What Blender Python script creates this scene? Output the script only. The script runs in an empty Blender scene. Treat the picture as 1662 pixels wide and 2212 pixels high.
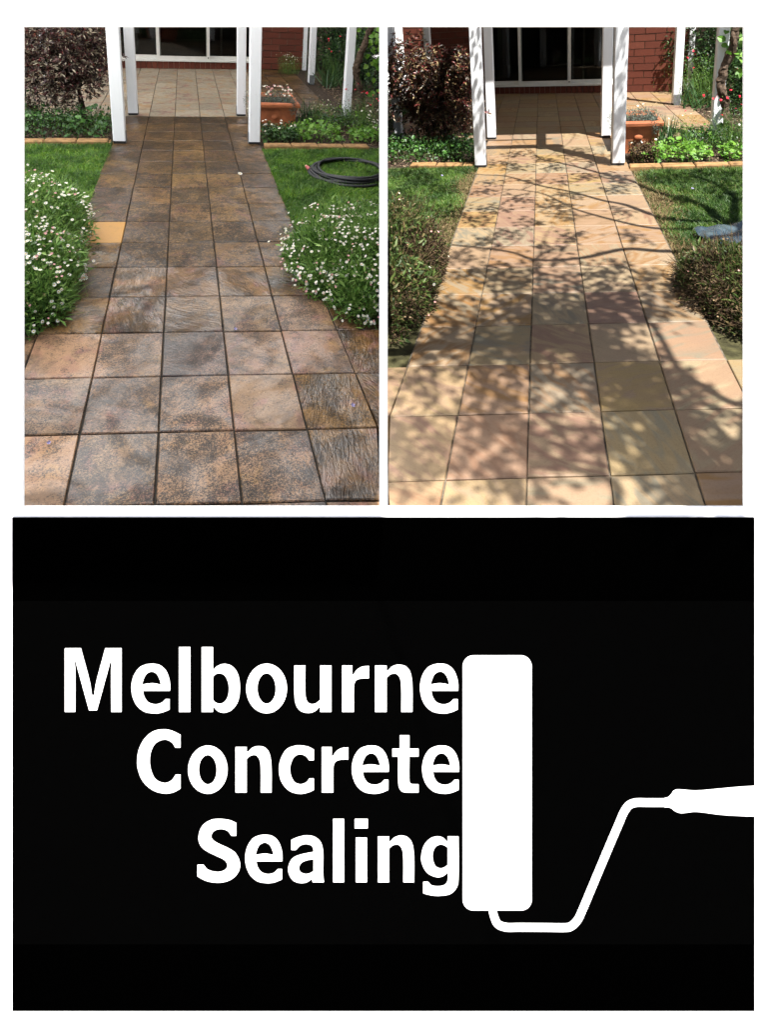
import bpy, math
import numpy as np
from mathutils import Vector, Matrix
from mathutils.geometry import tessellate_polygon

# ------------------------------------------------------------------ camera, sky, sun, exposure
S = bpy.context.scene
COL = S.collection
T = 0.30                                   # edge of one paving tile, metres
F, PY, PW, PH = 1297.7, 421.1, 1662.0, 2212.0
PITCH = math.radians(18.6)
CAMZ = 3.40
cd = bpy.data.cameras.new('camera'); cam = bpy.data.objects.new('camera', cd); COL.objects.link(cam)
cam.location = (0, 0, CAMZ); cam.rotation_euler = (math.pi / 2 - PITCH, 0, 0)
cd.sensor_fit = 'VERTICAL'; cd.sensor_height = 24.0; cd.lens = 24.0 * F / PH
cd.shift_y = (PY - PH / 2) / PH
cd.clip_start = 0.05; cd.clip_end = 2000
S.camera = cam
S.render.resolution_x, S.render.resolution_y = 770, 1024
CR = np.array([[1, 0, 0], [0, math.sin(PITCH), math.cos(PITCH)], [0, math.cos(PITCH), -math.sin(PITCH)]])  # cols: right, up, forward
def c2w(v):
    return CR @ np.asarray(v, float) + np.array([0, 0, CAMZ])

class Garden:
    def __init__(s, side, l, p, u, o, k):
        s.side = side; s.k = k
        s.l, s.p, s.u = (CR @ np.array(a) * T for a in (l, p, u))
        s.o = c2w(np.array(o) * T)
        U = s.u / np.linalg.norm(s.u); Pd = s.p / np.linalg.norm(s.p)
        X = np.cross(Pd, U); X /= np.linalg.norm(X)
        s.R = np.stack([X, np.cross(U, X), U], 1)          # rigid metric frame: right, along the path, up
    def P(s, q):                                           # tile coordinates (column, row, height) -> world
        q = np.asarray(q, float); one = q.ndim == 1; q = np.atleast_2d(q)
        v = q[:, 1] + s.k * (q[:, 1] - 3) * (q[:, 0] - 1.5)
        r = s.o + np.outer(q[:, 0], s.l) + np.outer(v, s.p) + np.outer(q[:, 2], s.u)
        return r[0] if one else r
    def M(s, uv, q):                                       # metres around the foot (column, row) -> world
        return s.P((uv[0], uv[1], 0)) + np.atleast_2d(q) @ s.R.T
GL = Garden('left', (.9833, -.0269, .1799), (-.3693, .4316, 1.1007), (.0875, .9370, -.3381), (-3.6825, -3.6301, 6.8639), .0115)
GR = Garden('right', (.9917, .0564, -.1155), (.2944, .3808, 1.1288), (-.0887, .9506, -.2976), (.4846, -3.9252, 6.4382), -.0145)
LEFT, RIGHT = GL, GR

drop = GR.l * -.303 + GR.p * .333 - GR.u               # where the sun carries a shadow, per tile of height
sund = Vector(drop).normalized()                       # direction the light travels
SUNDIR = -np.array(sund)
elev = math.asin(SUNDIR[2]); azim = math.atan2(SUNDIR[0], SUNDIR[1])
w = bpy.data.worlds.new('World'); S.world = w; w.use_nodes = True
nt = w.node_tree; bg = nt.nodes['Background']
sky = nt.nodes.new('ShaderNodeTexSky'); sky.sky_type = 'NISHITA'; sky.sun_disc = False
sky.sun_elevation = elev; sky.sun_rotation = azim; sky.air_density = 1.0; sky.dust_density = 2.0; sky.ozone_density = 1.0
nt.links.new(sky.outputs[0], bg.inputs[0]); bg.inputs[1].default_value = 0.048
sl = bpy.data.lights.new('sun', 'SUN'); so = bpy.data.objects.new('sun', sl); COL.objects.link(so)
sl.energy = 5.0; sl.angle = math.radians(.53); sl.color = (1, .96, .91)
so.rotation_euler = sund.to_track_quat('-Z', 'Y').to_euler(); so.location = (4, -6, 12)
S.view_settings.view_transform = 'Standard'; S.view_settings.look = 'None'
S.view_settings.exposure = 1.58; S.view_settings.gamma = 1; S.view_settings.use_curve_mapping = False
S.cycles.max_bounces = 6; S.cycles.diffuse_bounces = 3; S.cycles.transparent_max_bounces = 8
S.cycles.use_denoising = True
S.cycles.sample_clamp_indirect = 6

# ------------------------------------------------------------------ materials
def lin(h):
    h = h.lstrip('#'); c = [int(h[i:i + 2], 16) / 255 for i in (0, 2, 4)]
    return tuple((x / 12.92 if x <= .04045 else ((x + .055) / 1.055) ** 2.4) for x in c) + (1,)
class NT:
    def __init__(s, name):
        s.m = bpy.data.materials.new(name); s.m.use_nodes = True; s.t = s.m.node_tree
        s.b = s.t.nodes['Principled BSDF']; s.out = s.t.nodes['Material Output']
    def n(s, typ, **kw):
        nd = s.t.nodes.new('ShaderNode' + typ)
        for k, v in kw.items(): setattr(nd, k, v)
        return nd
    def link(s, a, b): s.t.links.new(a, b); return s
    def val(s, sock, v):
        if hasattr(v, 'links') or isinstance(v, bpy.types.NodeSocket): s.t.links.new(v, sock)
        else: sock.default_value = v
    def noise(s, vec, scale, detail=4, rough=.55, dist=0):
        nd = s.n('TexNoise'); nd.inputs['Scale'].default_value = scale; nd.inputs['Detail'].default_value = detail
        nd.inputs['Roughness'].default_value = rough; nd.inputs['Distortion'].default_value = dist
        if vec is not None: s.link(vec, nd.inputs['Vector'])
        return nd.outputs['Fac']
    def ramp(s, fac, stops, interp='LINEAR'):
        nd = s.n('ValToRGB'); nd.color_ramp.interpolation = interp; e = nd.color_ramp.elements
        while len(e) > 1: e.remove(e[-1])
        e[0].position = stops[0][0]; e[0].color = stops[0][1]
        for p, c in stops[1:]: q = e.new(p); q.color = c
        s.link(fac, nd.inputs[0]); return nd.outputs[0]
    def step(s, fac, a, b):
        nd = s.n('MapRange'); nd.interpolation_type = 'SMOOTHSTEP'; nd.clamp = True
        s.link(fac, nd.inputs[0]); nd.inputs[1].default_value = a; nd.inputs[2].default_value = b
        return nd.outputs[0]
    def mix(s, f, a, b, blend='MIX'):
        nd = s.n('Mix', data_type='RGBA', blend_type=blend)
        s.val(nd.inputs[0], f); s.val(nd.inputs[6], a); s.val(nd.inputs[7], b); return nd.outputs[2]
    def math(s, op, a, b=0.0):
        nd = s.n('Math', operation=op); s.val(nd.inputs[0], a); s.val(nd.inputs[1], b); return nd.outputs[0]
    def bump(s, h, strength, dist=.01, normal=None):
        nd = s.n('Bump'); nd.inputs['Strength'].default_value = strength; nd.inputs['Distance'].default_value = dist
        s.link(h, nd.inputs['Height'])
        if normal is not None: s.link(normal, nd.inputs['Normal'])
        s.link(nd.outputs[0], s.b.inputs['Normal']); return nd.outputs[0]
    def coords(s, rnd_shift=True):
        tc = s.n('TexCoord'); v = tc.outputs['Object']
        oi = s.n('ObjectInfo'); s.rnd = oi.outputs['Random']
        if rnd_shift:
            sh = s.n('VectorMath', operation='SCALE'); sh.inputs[0].default_value = (37., 61., 23.)
            s.link(s.rnd, sh.inputs[3])
            ad = s.n('VectorMath', operation='ADD'); s.link(v, ad.inputs[0]); s.link(sh.outputs[0], ad.inputs[1]); v = ad.outputs[0]
        return v
    def done(s, color=None, rough=None, spec=None, metal=None):
        for k, v in (('Base Color', color), ('Roughness', rough), ('Specular IOR Level', spec), ('Metallic', metal)):
            if v is not None: s.val(s.b.inputs[k], v)
        return s.m
MATS = {}
def plain(name, col, rough=.6, spec=.4, var=.12, scale=12, bump=0, metal=0):
    if name in MATS: return MATS[name]
    a = NT(name); v = a.coords()
    f = a.noise(v, scale, 5)
    c = a.mix(a.step(f, .3, .7), tuple(x * (1 - var) for x in col[:3]) + (1,), tuple(min(1, x * (1 + var)) for x in col[:3]) + (1,))
    if bump: a.bump(a.noise(v, scale * 6, 4), bump, .004)
    MATS[name] = a.done(c, rough, spec, metal); return MATS[name]
def leafmat(name, stops, rough=.5, spec=.35, trans=.25, patch=0):
    a = NT(name); g = a.n('NewGeometry'); r = g.outputs['Random Per Island']
    c = a.ramp(r, stops)
    if patch:
        tc = a.n('TexCoord'); f = a.step(a.noise(tc.outputs['Object'], patch, 3, .6), .38, .64)
        c = a.mix(1., c, a.mix(f, (.55, .62, .6, 1), (1.35, 1.22, 1.1, 1)), 'MULTIPLY')
    a.done(c, rough, spec)
    tr = a.n('BsdfTranslucent'); a.link(c, tr.inputs[0])
    mx = a.n('MixShader'); mx.inputs[0].default_value = trans
    a.link(a.b.outputs[0], mx.inputs[1]); a.link(tr.outputs[0], mx.inputs[2]); a.link(mx.outputs[0], a.out.inputs[0])
    MATS[name] = a.m; return a.m

def mat_board():
    a = NT('white_board'); v = a.coords(False); f = a.noise(v, 40, 3)
    a.bump(f, .03, .001)
    return a.done(a.mix(f, (.95, .95, .95, 1), (.97, .97, .97, 1)), .8, .1)
def mat_black(name, val):
    a = NT(name); v = a.coords(False); f = a.noise(v, 30, 2)
    return a.done(a.mix(f, (val * .9,) * 3 + (1,), (val * 1.1,) * 3 + (1,)), 1., 0.)

def mat_tile_wet(name, kind):
    """stained sandstone, wet: kind far / near / ridged / dry / fresh"""
    a = NT(name); v = a.coords()
    if kind == 'near':
        base = a.ramp(a.rnd, [(0, lin('#a07d5e')), (.25, lin('#a98566')), (.45, lin('#9c7a66')), (.62, lin('#ad8a62')), (.8, lin('#8f7660')), (1, lin('#a5806c'))])
    elif kind == 'dry':
        base = a.ramp(a.rnd, [(0, lin('#a59b86')), (.4, lin('#b5aa94')), (.7, lin('#9b907c')), (1, lin('#bcb099'))])
    elif kind == 'fresh':
        base = a.ramp(a.rnd, [(0, lin('#d09a4c')), (1, lin('#d09a4c'))])
    else:
        base = a.ramp(a.rnd, [(0, lin('#94703f')), (.25, lin('#a07a46')), (.5, lin('#86653f')), (.75, lin('#997345')), (1, lin('#aa8650'))])
    big = a.noise(v, 5.5, 5, .6, .6)
    c = base
    if kind == 'fresh':
        c = a.mix(a.step(a.noise(v, 14, 4), .55, .8), c, lin('#bf9050'))
        c = a.mix(a.math('MULTIPLY', a.step(a.noise(v, 130, 5, .85), .52, .66), .5), c, lin('#8f6a38')); c = a.mix(a.math('MULTIPLY', a.step(a.noise(v, 6, 5, .7), .56, .72), .45), c, lin('#7d6844')); c = a.mix(.42, c, (0, 0, 0, 1))
        a.bump(a.noise(v, 120, 3), .2, .003)
        return a.done(c, .5, .35)
    # hue patches
    c = a.mix(a.step(a.noise(v, 8, 3, .5, 1.0), .45, .7), c, a.mix(a.step(a.noise(v, 3, 2), .4, .6), lin('#b08a5a'), lin('#9b6f62')))
    med = a.noise(v, 24, 5, .65, .4)
    fine = a.noise(v, 110, 4, .7)
    vo = a.n('TexVoronoi'); vo.inputs['Scale'].default_value = 70; a.link(v, vo.inputs['Vector'])
    spots = a.math('SUBTRACT', 1., a.step(a.math('ADD', vo.outputs['Distance'], a.math('MULTIPLY', a.noise(v, 160, 2), .35)), .34, .52))
    sel = a.step(a.noise(v, 16, 2), .52, .60)
    spots = a.math('MULTIPLY', spots, sel)
    if kind == 'far':
        clump = a.math('ADD', a.math('MULTIPLY', a.noise(v, 14, 5, .75), .38), a.math('MULTIPLY', big, .22))
        r4 = a.math('MULTIPLY', a.math('SUBTRACT', a.math('FRACT', a.math('MULTIPLY', a.rnd, 29.3)), .5), .06)
        speck = a.step(a.math('ADD', a.math('ADD', a.noise(v, 70, 6, .9), clump), r4), .73, .84)
        c = a.mix(a.math('MULTIPLY', speck, .94), c, lin('#120d07'))
        c = a.mix(a.math('MULTIPLY', a.step(a.noise(v, 60, 4, .85), .56, .66), .75), c, lin('#e0b268'))
        c = a.mix(.56, c, (0, 0, 0, 1))
    elif kind == 'near':
        clump = a.math('ADD', a.math('MULTIPLY', a.noise(v, 12, 5, .7), .34), a.math('MULTIPLY', big, .22))
        r4 = a.math('MULTIPLY', a.math('SUBTRACT', a.math('FRACT', a.math('MULTIPLY', a.rnd, 29.3)), .5), .10)
        speck = a.step(a.math('ADD', a.math('ADD', a.noise(v, 115, 6, .9), clump), r4), .755, .84)
        c = a.mix(a.math('MULTIPLY', speck, .92), c, lin('#1e2024'))
        c = a.mix(a.math('MULTIPLY', a.step(a.noise(v, 210, 3, .7), .56, .68), .5), c, lin('#dcc096'))
        c = a.mix(a.math('MULTIPLY', spots, .7), c, lin('#2c2c2e'))
        c = a.mix(.30, c, (0, 0, 0, 1))
    elif kind == 'ridged':
        grime = a.step(a.math('ADD', a.math('MULTIPLY', big, .7), a.math('MULTIPLY', fine, .6)), .56, .76)
        c = a.mix(a.math('MULTIPLY', grime, .85), c, lin('#1f1912')); c = a.mix(a.math('MULTIPLY', a.step(a.noise(v, 120, 4, .8), .58, .7), .4), c, lin('#b08f62')); c = a.mix(.35, c, (0, 0, 0, 1))
    else:
        c = a.mix(a.math('MULTIPLY', a.step(med, .45, .75), .45), c, lin('#6f6350'))
        c = a.mix(a.math('MULTIPLY', a.step(a.noise(v, 3, 4), .55, .75), .55), c, lin('#574b3b')); c = a.mix(.42, c, (0, 0, 0, 1))
    r3 = a.math('FRACT', a.math('MULTIPLY', a.rnd, 13.7)); gp = a.n('NewGeometry').outputs['Position']
    if kind != 'dry': c = a.mix(a.math('MULTIPLY', a.step(a.math('ADD', a.math('MULTIPLY', a.noise(gp, 2.6, 5, .65, .7), .7), a.math('MULTIPLY', a.noise(gp, 30, 5, .8), .3)), .46, .62), .55), c, lin('#191612'))
    if kind != 'dry': c = a.mix(1., c, a.ramp(r3, [(0, (.74, .74, .77, 1)), (.3, (.92, .90, .88, 1)), (.6, (1.08, 1.05, 1.0, 1)), (.85, (.84, .81, .79, 1)), (1, (1.2, 1.16, 1.08, 1))]), 'MULTIPLY')
    # cleft surface
    vr = a.n('VectorRotate', rotation_type='Z_AXIS'); a.link(v, vr.inputs['Vector']); a.link(a.math('MULTIPLY', r3, 3.0), vr.inputs['Angle'])
    mp = a.n('Mapping'); a.link(vr.outputs[0], mp.inputs['Vector']); mp.inputs['Scale'].default_value = (1, 4.2, 1)
    rid = a.noise(mp.outputs[0], 9, 4, .6, 1.6)
    amt = {'far': .35, 'near': .25, 'ridged': 1.0, 'dry': .1}[kind]
    h = a.math('ADD', a.math('MULTIPLY', rid, amt * 1.4), a.math('MULTIPLY', med, .5))
    h = a.math('ADD', h, a.math('MULTIPLY', fine, .22))
    nrm = a.bump(h, {'dry': .25, 'ridged': .55}.get(kind, .6), .018 if kind == 'ridged' else .009)
    rough = a.math('ADD', a.math('MULTIPLY', med, .35), {'far': .26, 'near': .26, 'ridged': .14, 'dry': .35}[kind])
    if kind != 'dry':
        wet = a.step(a.noise(gp, 3.4, 5, .6, .8), .40, .60)
        a.link(a.math('MULTIPLY', wet, {'far': .36, 'near': .55, 'ridged': .9}[kind]), a.b.inputs['Coat Weight']); a.b.inputs['Coat Roughness'].default_value = .07; a.b.inputs['Coat IOR'].default_value = 1.62
        a.link(nrm, a.b.inputs['Coat Normal'])
    return a.done(c, rough, .22 if kind != 'dry' else .35)
def mat_tile_clean():
    a = NT('clean_sandstone'); v = a.coords()
    base = a.ramp(a.rnd, [(0, lin('#d8b594')), (.12, lin('#e2c89c')), (.24, lin('#d6ae8c')), (.36, lin('#e0c490')), (.48, lin('#dcba96')), (.6, lin('#cda688')), (.72, lin('#dfbc78')), (.84, lin('#c6b498')), (.93, lin('#e2cba2')), (1, lin('#cfa68c'))])
    vr = a.n('VectorRotate', rotation_type='Z_AXIS'); a.link(v, vr.inputs['Vector']); a.link(a.math('MULTIPLY', a.rnd, 12.56), vr.inputs['Angle'])
    mp = a.n('Mapping'); a.link(vr.outputs[0], mp.inputs['Vector'])
    mp.inputs['Scale'].default_value = (1, 3.2, 1)
    band = a.noise(mp.outputs[0], 4.2, 3, .5, 1.5)
    r2 = a.math('FRACT', a.math('MULTIPLY', a.rnd, 7.31))
    acc = a.ramp(r2, [(0, lin('#cf9c50')), (.3, lin('#bd917c')), (.55, lin('#e2cfa4')), (.75, lin('#a9a692')), (1, lin('#c98f4c'))])
    c = a.mix(a.math('MULTIPLY', a.step(band, .42, .66), .85), base, acc)
    c = a.mix(a.math('MULTIPLY', a.step(a.noise(v, 3.2, 3, .5, .8), .48, .7), .35), c, lin('#c8a388'))
    mp2 = a.n('Mapping'); a.link(mp.outputs[0], mp2.inputs['Vector']); mp2.inputs['Scale'].default_value = (1, 5, 1)
    c = a.mix(a.math('MULTIPLY', a.step(a.noise(mp2.outputs[0], 9, 5, .65, .6), .5, .75), .30), c, lin('#a9804e'))
    fine = a.noise(v, 140, 4, .7)
    c = a.mix(a.math('MULTIPLY', a.step(fine, .45, .75), .32), c, lin('#8a6d55'))
    c = a.mix(.69, c, (0, 0, 0, 1))
    a.bump(a.math('ADD', a.math('MULTIPLY', fine, .4), band), .12, .004)
    return a.done(c, .55, .35)

# ------------------------------------------------------------------ mesh and object helpers
rng = np.random.default_rng(11)
def mesh(name, V, faces, mats, midx=None, smooth=False):
    me = bpy.data.meshes.new(name)
    V = np.asarray(V, float)
    if isinstance(faces, np.ndarray):
        n, k = faces.shape
        me.vertices.add(len(V)); me.vertices.foreach_set('co', V.ravel())
        me.loops.add(n * k); me.loops.foreach_set('vertex_index', faces.ravel().astype(np.int32))
        me.polygons.add(n); me.polygons.foreach_set('loop_start', np.arange(0, n * k, k, dtype=np.int32))
        me.update(calc_edges=True)
    else:
        me.from_pydata([tuple(p) for p in V], [], faces)
    for m in (mats if isinstance(mats, (list, tuple)) else [mats]): me.materials.append(m)
    if midx is not None: me.polygons.foreach_set('material_index', np.asarray(midx, np.int32))
    if smooth: me.polygons.foreach_set('use_smooth', np.ones(len(me.polygons), bool))
    me.update(); return me
def base_of(o): return np.array(o.get('_b', (0, 0, 0)))
BASE = {}
def obj(name, me, parent=None, at=(0, 0, 0), mat4=None):
    o = bpy.data.objects.new(name, me); COL.objects.link(o)
    if parent is not None: o.parent = parent
    if mat4 is not None: o.matrix_basis = mat4
    else: o.location = at
    return o
def thing(name, at, label, cat, group=None):
    o = bpy.data.objects.new(name, None); COL.objects.link(o); o.location = at; o.empty_display_size = .1
    BASE[o.name] = np.array(at, float); o['label'] = label; o['category'] = cat
    if group: o['group'] = group
    return o
def tag(o, label, cat, group=None):
    o['label'] = label; o['category'] = cat
    if group: o['group'] = group
    return o
def structure(o): o['kind'] = 'structure'; return o
def stuff(o): o['kind'] = 'stuff'; return o
def part(name, V, faces, mats, parent, midx=None, smooth=False, sub_of=None):
    """mesh given in world coordinates, a child of parent (or of the part sub_of)"""
    b = BASE[(sub_of or parent).name]
    V = np.asarray(V, float); c = V.mean(0)
    o = obj(name, mesh(name, V - c, faces, mats, midx, smooth), sub_of or parent, tuple(c - b))
    BASE[o.name] = c
    return o
def solo(name, V, faces, mats, midx=None, smooth=False):
    V = np.asarray(V, float); c = V.mean(0); c[2] = V[:, 2].min()
    o = obj(name, mesh(name, V - c, faces, mats, midx, smooth), None, tuple(c)); BASE[o.name] = c
    return o
BOXF = [(0, 3, 2, 1), (4, 5, 6, 7), (0, 1, 5, 4), (1, 2, 6, 5), (2, 3, 7, 6), (3, 0, 4, 7)]
def box(a0, a1, b0, b1, c0, c1):
    return np.array([(a0, b0, c0), (a1, b0, c0), (a1, b1, c0), (a0, b1, c0), (a0, b0, c1), (a1, b0, c1), (a1, b1, c1), (a0, b1, c1)], float)
def cbox(a0, a1, b0, b1, c0, c1, ch):
    """box with chamfered top rim"""
    V = [(a0, b0, c0), (a1, b0, c0), (a1, b1, c0), (a0, b1, c0), (a0, b0, c1 - ch), (a1, b0, c1 - ch), (a1, b1, c1 - ch), (a0, b1, c1 - ch),
         (a0 + ch, b0 + ch, c1), (a1 - ch, b0 + ch, c1), (a1 - ch, b1 - ch, c1), (a0 + ch, b1 - ch, c1)]
    Fc = [(0, 3, 2, 1), (8, 9, 10, 11)] + [(i, (i + 1) % 4, 4 + (i + 1) % 4, 4 + i) for i in range(4)] + [(4 + i, 4 + (i + 1) % 4, 8 + (i + 1) % 4, 8 + i) for i in range(4)]
    return np.array(V, float), Fc
def vbox(a0, a1, b0, b1, c0, c1, ch):
    """upright post: box with its four upright edges chamfered"""
    ring = [(a0 + ch, b0), (a1 - ch, b0), (a1, b0 + ch), (a1, b1 - ch), (a1 - ch, b1), (a0 + ch, b1), (a0, b1 - ch), (a0, b0 + ch)]
    V = [(x, y, c0) for x, y in ring] + [(x, y, c1) for x, y in ring]
    Fc = [tuple(range(7, -1, -1)), tuple(range(8, 16))] + [(i, (i + 1) % 8, 8 + (i + 1) % 8, 8 + i) for i in range(8)]
    return np.array(V, float), Fc
def join(parts):
    V, Fc, n = [], [], 0
    for v, f in parts:
        V.append(v); Fc += [tuple(i + n for i in q) for q in f]; n += len(v)
    return np.concatenate(V), Fc
def tube(pts, radii, sides=8, seed=0, rough=0.):
    pts = np.asarray(pts, float); n = len(pts); radii = np.broadcast_to(np.asarray(radii, float), (n,))
    r = np.random.default_rng(seed)
    tg = np.gradient(pts, axis=0); tg /= np.linalg.norm(tg, axis=1)[:, None] + 1e-9
    ref = np.array([.3, .2, 1.]) if abs(tg[0][2]) < .9 else np.array([1., .2, .1])
    V = []
    for i in range(n):
        a = np.cross(tg[i], ref); a /= np.linalg.norm(a); b = np.cross(tg[i], a); ref = np.cross(a, tg[i]) if False else ref
        for k in range(sides):
            t = 2 * math.pi * k / sides; q = radii[i] * (1 + rough * r.normal())
            V.append(pts[i] + (a * math.cos(t) + b * math.sin(t)) * q)
    Fc = [(i * sides + k, i * sides + (k + 1) % sides, (i + 1) * sides + (k + 1) % sides, (i + 1) * sides + k) for i in range(n - 1) for k in range(sides)]
    Fc += [tuple(range(sides - 1, -1, -1)), tuple(range((n - 1) * sides, n * sides))]
    return np.array(V), Fc
def smoothline(P, n=8):
    P = np.asarray(P, float); out = []
    for i in range(len(P) - 1):
        a = P[max(i - 1, 0)]; b = P[i]; c = P[i + 1]; d = P[min(i + 2, len(P) - 1)]
        for t in np.linspace(0, 1, n, endpoint=False):
            out.append(.5 * ((2 * b) + (c - a) * t + (2 * a - 5 * b + 4 * c - d) * t * t + (3 * b - a - 3 * c + d) * t ** 3))
    return np.array(out + [P[-1]])
def unit(a): return a / (np.linalg.norm(a, axis=-1, keepdims=True) + 1e-9)
def leaves(base, d, length, width, fold=.25, droop=.0, up=(0, 0, 1)):
    """one folded four-point leaf per row: two triangles each"""
    base = np.asarray(base, float); d = unit(np.asarray(d, float)); N = len(base)
    length = np.broadcast_to(length, (N,))[:, None]; width = np.broadcast_to(width, (N,))[:, None]
    side = np.cross(d, np.asarray(up, float) + rng.normal(0, .45, (N, 3))); side = unit(side)
    nrm = np.cross(side, d)
    mid = base + d * length * .45
    V = np.stack([base, mid + side * width * .5 + nrm * width * fold, base + d * length - np.array([0, 0, 1.]) * length * droop, mid - side * width * .5 + nrm * width * fold], 1).reshape(-1, 3)
    i = np.arange(N)[:, None] * 4
    Fc = np.concatenate([i + [0, 1, 2], i + [0, 2, 3]], 1).reshape(-1, 3)
    return V, Fc
def blades(base, d, length, width, bend):
    """grass blade: three triangles, bending over"""
    base = np.asarray(base, float); d = unit(np.asarray(d, float)); N = len(base)
    length = np.broadcast_to(length, (N,))[:, None]; width = np.broadcast_to(width, (N,))[:, None]
    a = rng.uniform(0, 2 * math.pi, N); h = np.stack([np.cos(a), np.sin(a), np.zeros(N)], 1)
    side = unit(np.cross(d, h) + 1e-6); bend = np.broadcast_to(bend, (N,))[:, None]
    m = base + d * length * .55 + h * length * bend * .25
    tip = base + d * length * (1 - .35 * bend) + h * length * bend
    V = np.stack([base - side * width * .5, base + side * width * .5, m + side * width * .38, m - side * width * .38, tip], 1).reshape(-1, 3)
    i = np.arange(N)[:, None] * 5
    Fc = np.concatenate([i + [0, 1, 2], i + [0, 2, 3], i + [3, 2, 4]], 1).reshape(-1, 3)
    return V, Fc
def side_ok(G, V, k):
    """rows (of k points each) that stay on their own side of the dividing screen"""
    x = V.reshape(-1, k, 3)[:, :, 0]
    return (x < -.03).all(1) if G.side == 'left' else (x > .03).all(1)
def clampx(G, V, lim=.014):
    """cut a piece at the dividing screen by sliding its points back along their row; None if it lies wholly beyond"""
    V = np.array(V, float); lim = -lim if G.side == 'left' else lim
    over = (V[:, 0] > lim) if G.side == 'left' else (V[:, 0] < lim)
    if over.all(): return None
    V[over] += np.outer((lim - V[over, 0]) / G.l[0], G.l); return V
BOARD_D = 6.52 * T + .012
FWD = CR[:, 2]
def clampd(G, V):
    """cut a piece at the back of the display board by sliding its points along the path"""
    V = np.array(V, float); d = (V - np.array([0, 0, CAMZ])) @ FWD - BOARD_D
    over = d < 0
    if over.all(): return None
    V[over] += np.outer(-d[over] / (G.p @ FWD), G.p); return V
def clipped(G, VF, k):
    V, Fc = VF; ok = side_ok(G, V, k); per = len(Fc) // (len(V) // k)
    V = V.reshape(-1, k, 3)[ok].reshape(-1, 3); n = len(V) // k
    Fc = (Fc[:per][None] + (np.arange(n) * k)[:, None, None]).reshape(-1, 3)
    return V, Fc
def rot_to(zdir, spin=0., scale=1.):
    q = Vector(zdir).to_track_quat('Z', 'Y').to_matrix().to_4x4() @ Matrix.Rotation(spin, 4, 'Z')
    return q @ Matrix.Scale(scale, 4)

# materials used in several places
M_BOARD = mat_board(); M_BLACK = mat_black('black_panel', .0004); M_BLACKER = mat_black('black_band', .0001)
M_LETTER = plain('white_lettering', (.88, .88, .88), .7, .2, .02, 60)
M_FAR, M_NEAR, M_RIDGE, M_DRY, M_FRESH = (mat_tile_wet('wet_tile_' + k, k) for k in ('far', 'near', 'ridged', 'dry', 'fresh'))
M_CLEAN = mat_tile_clean()
M_GROUT = plain('dark_joint', (.02, .018, .014), .8, .3, .4, 60)
M_GROUTR = plain('sandy_joint', (.10, .085, .065), .9, .2, .5, 30)
M_SOIL = plain('bed_soil', (.035, .024, .016), .95, .2, .5, 40, .6)
M_LAWNSOIL = plain('lawn_soil', (.035, .045, .014), .95, .2, .4, 25, .4)
M_LAWNDRY = plain('dry_lawn_soil', (.045, .042, .018), .95, .2, .5, 20, .5)
M_GROUND = plain('forecourt_ground', (.50, .49, .47), .9, .2, .2, 3, .2)
def postmat():
    a = NT('white_painted_timber'); v = a.coords()
    mp = a.n('Mapping'); a.link(v, mp.inputs['Vector']); mp.inputs['Scale'].default_value = (14, 14, 1.2)
    g = a.noise(mp.outputs[0], 3, 5, .7); d = a.step(a.noise(v, 9, 5, .75), .60, .78)
    c = a.mix(g, (.76, .79, .81, 1), (.84, .86, .88, 1)); c = a.mix(a.math('MULTIPLY', d, .38), c, (.42, .40, .33, 1))
    a.bump(g, .12, .004); return a.done(c, .45, .35)
M_POST = postmat()
M_FRAME = plain('white_door_frame', (.62, .62, .58), .4, .4, .04, 8)
M_BRACKET = plain('galvanised_steel', (.16, .17, .18), .5, .4, .2, 30)
M_BLACKFOOT = plain('black_rubber', (.012, .012, .013), .6, .4, .2, 30)
M_BRICK = None
def brickmat():
    a = NT('red_brick'); v = a.coords()
    c = a.ramp(a.rnd, [(0, (.095, .026, .016, 1)), (.4, (.125, .033, .019, 1)), (.75, (.11, .030, .018, 1)), (1, (.15, .044, .026, 1))])
    f = a.noise(v, 60, 5, .7); c = a.mix(a.math('MULTIPLY', a.step(f, .45, .75), .5), c, (.09, .03, .02, 1))
    a.bump(f, .4, .004); return a.done(c, .85, .25)
M_BRICK = brickmat()
M_MORTAR = plain('mortar', (.22, .17, .13), .95, .2, .2, 40, .4)
M_TERRA = plain('terracotta', (.36, .115, .048), .7, .3, .25, 9, .15)
M_EDGE = plain('edging_brick', (.24, .14, .06), .85, .25, .3, 14, .35)
M_BARK = plain('bark', (.075, .052, .036), .9, .2, .5, 30, 1.0)
M_TWIG = plain('twig', (.045, .028, .02), .85, .2, .3, 30)
M_MULCH = leafmat('bark_chips', [(0, (.035, .022, .014, 1)), (.4, (.10, .065, .04, 1)), (.7, (.17, .12, .08, 1)), (1, (.28, .22, .15, 1))], .9, .2, 0.)
M_GRASS = leafmat('lawn_blades_wet', [(0, (.018, .085, .008, 1)), (.35, (.060, .175, .012, 1)), (.7, (.110, .250, .022, 1)), (.92, (.20, .33, .045, 1)), (1, (.22, .26, .08, 1))], .42, .45, .3, 4.5)
M_GRASSR = leafmat('lawn_blades_dry', [(0, (.026, .066, .010, 1)), (.4, (.050, .125, .018, 1)), (.75, (.080, .165, .026, 1)), (.93, (.12, .19, .045, 1)), (1, (.20, .18, .09, 1))], .5, .35, .25, 4.5)
M_STRAW = leafmat('straw_grass', [(0, (.10, .075, .03, 1)), (.5, (.22, .16, .08, 1)), (1, (.30, .23, .12, 1))], .8, .2, .2)
M_DAISYLEAF = leafmat('daisy_leaf', [(0, (.024, .070, .010, 1)), (.35, (.075, .17, .028, 1)), (.7, (.15, .28, .055, 1)), (1, (.25, .38, .10, 1))])
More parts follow.
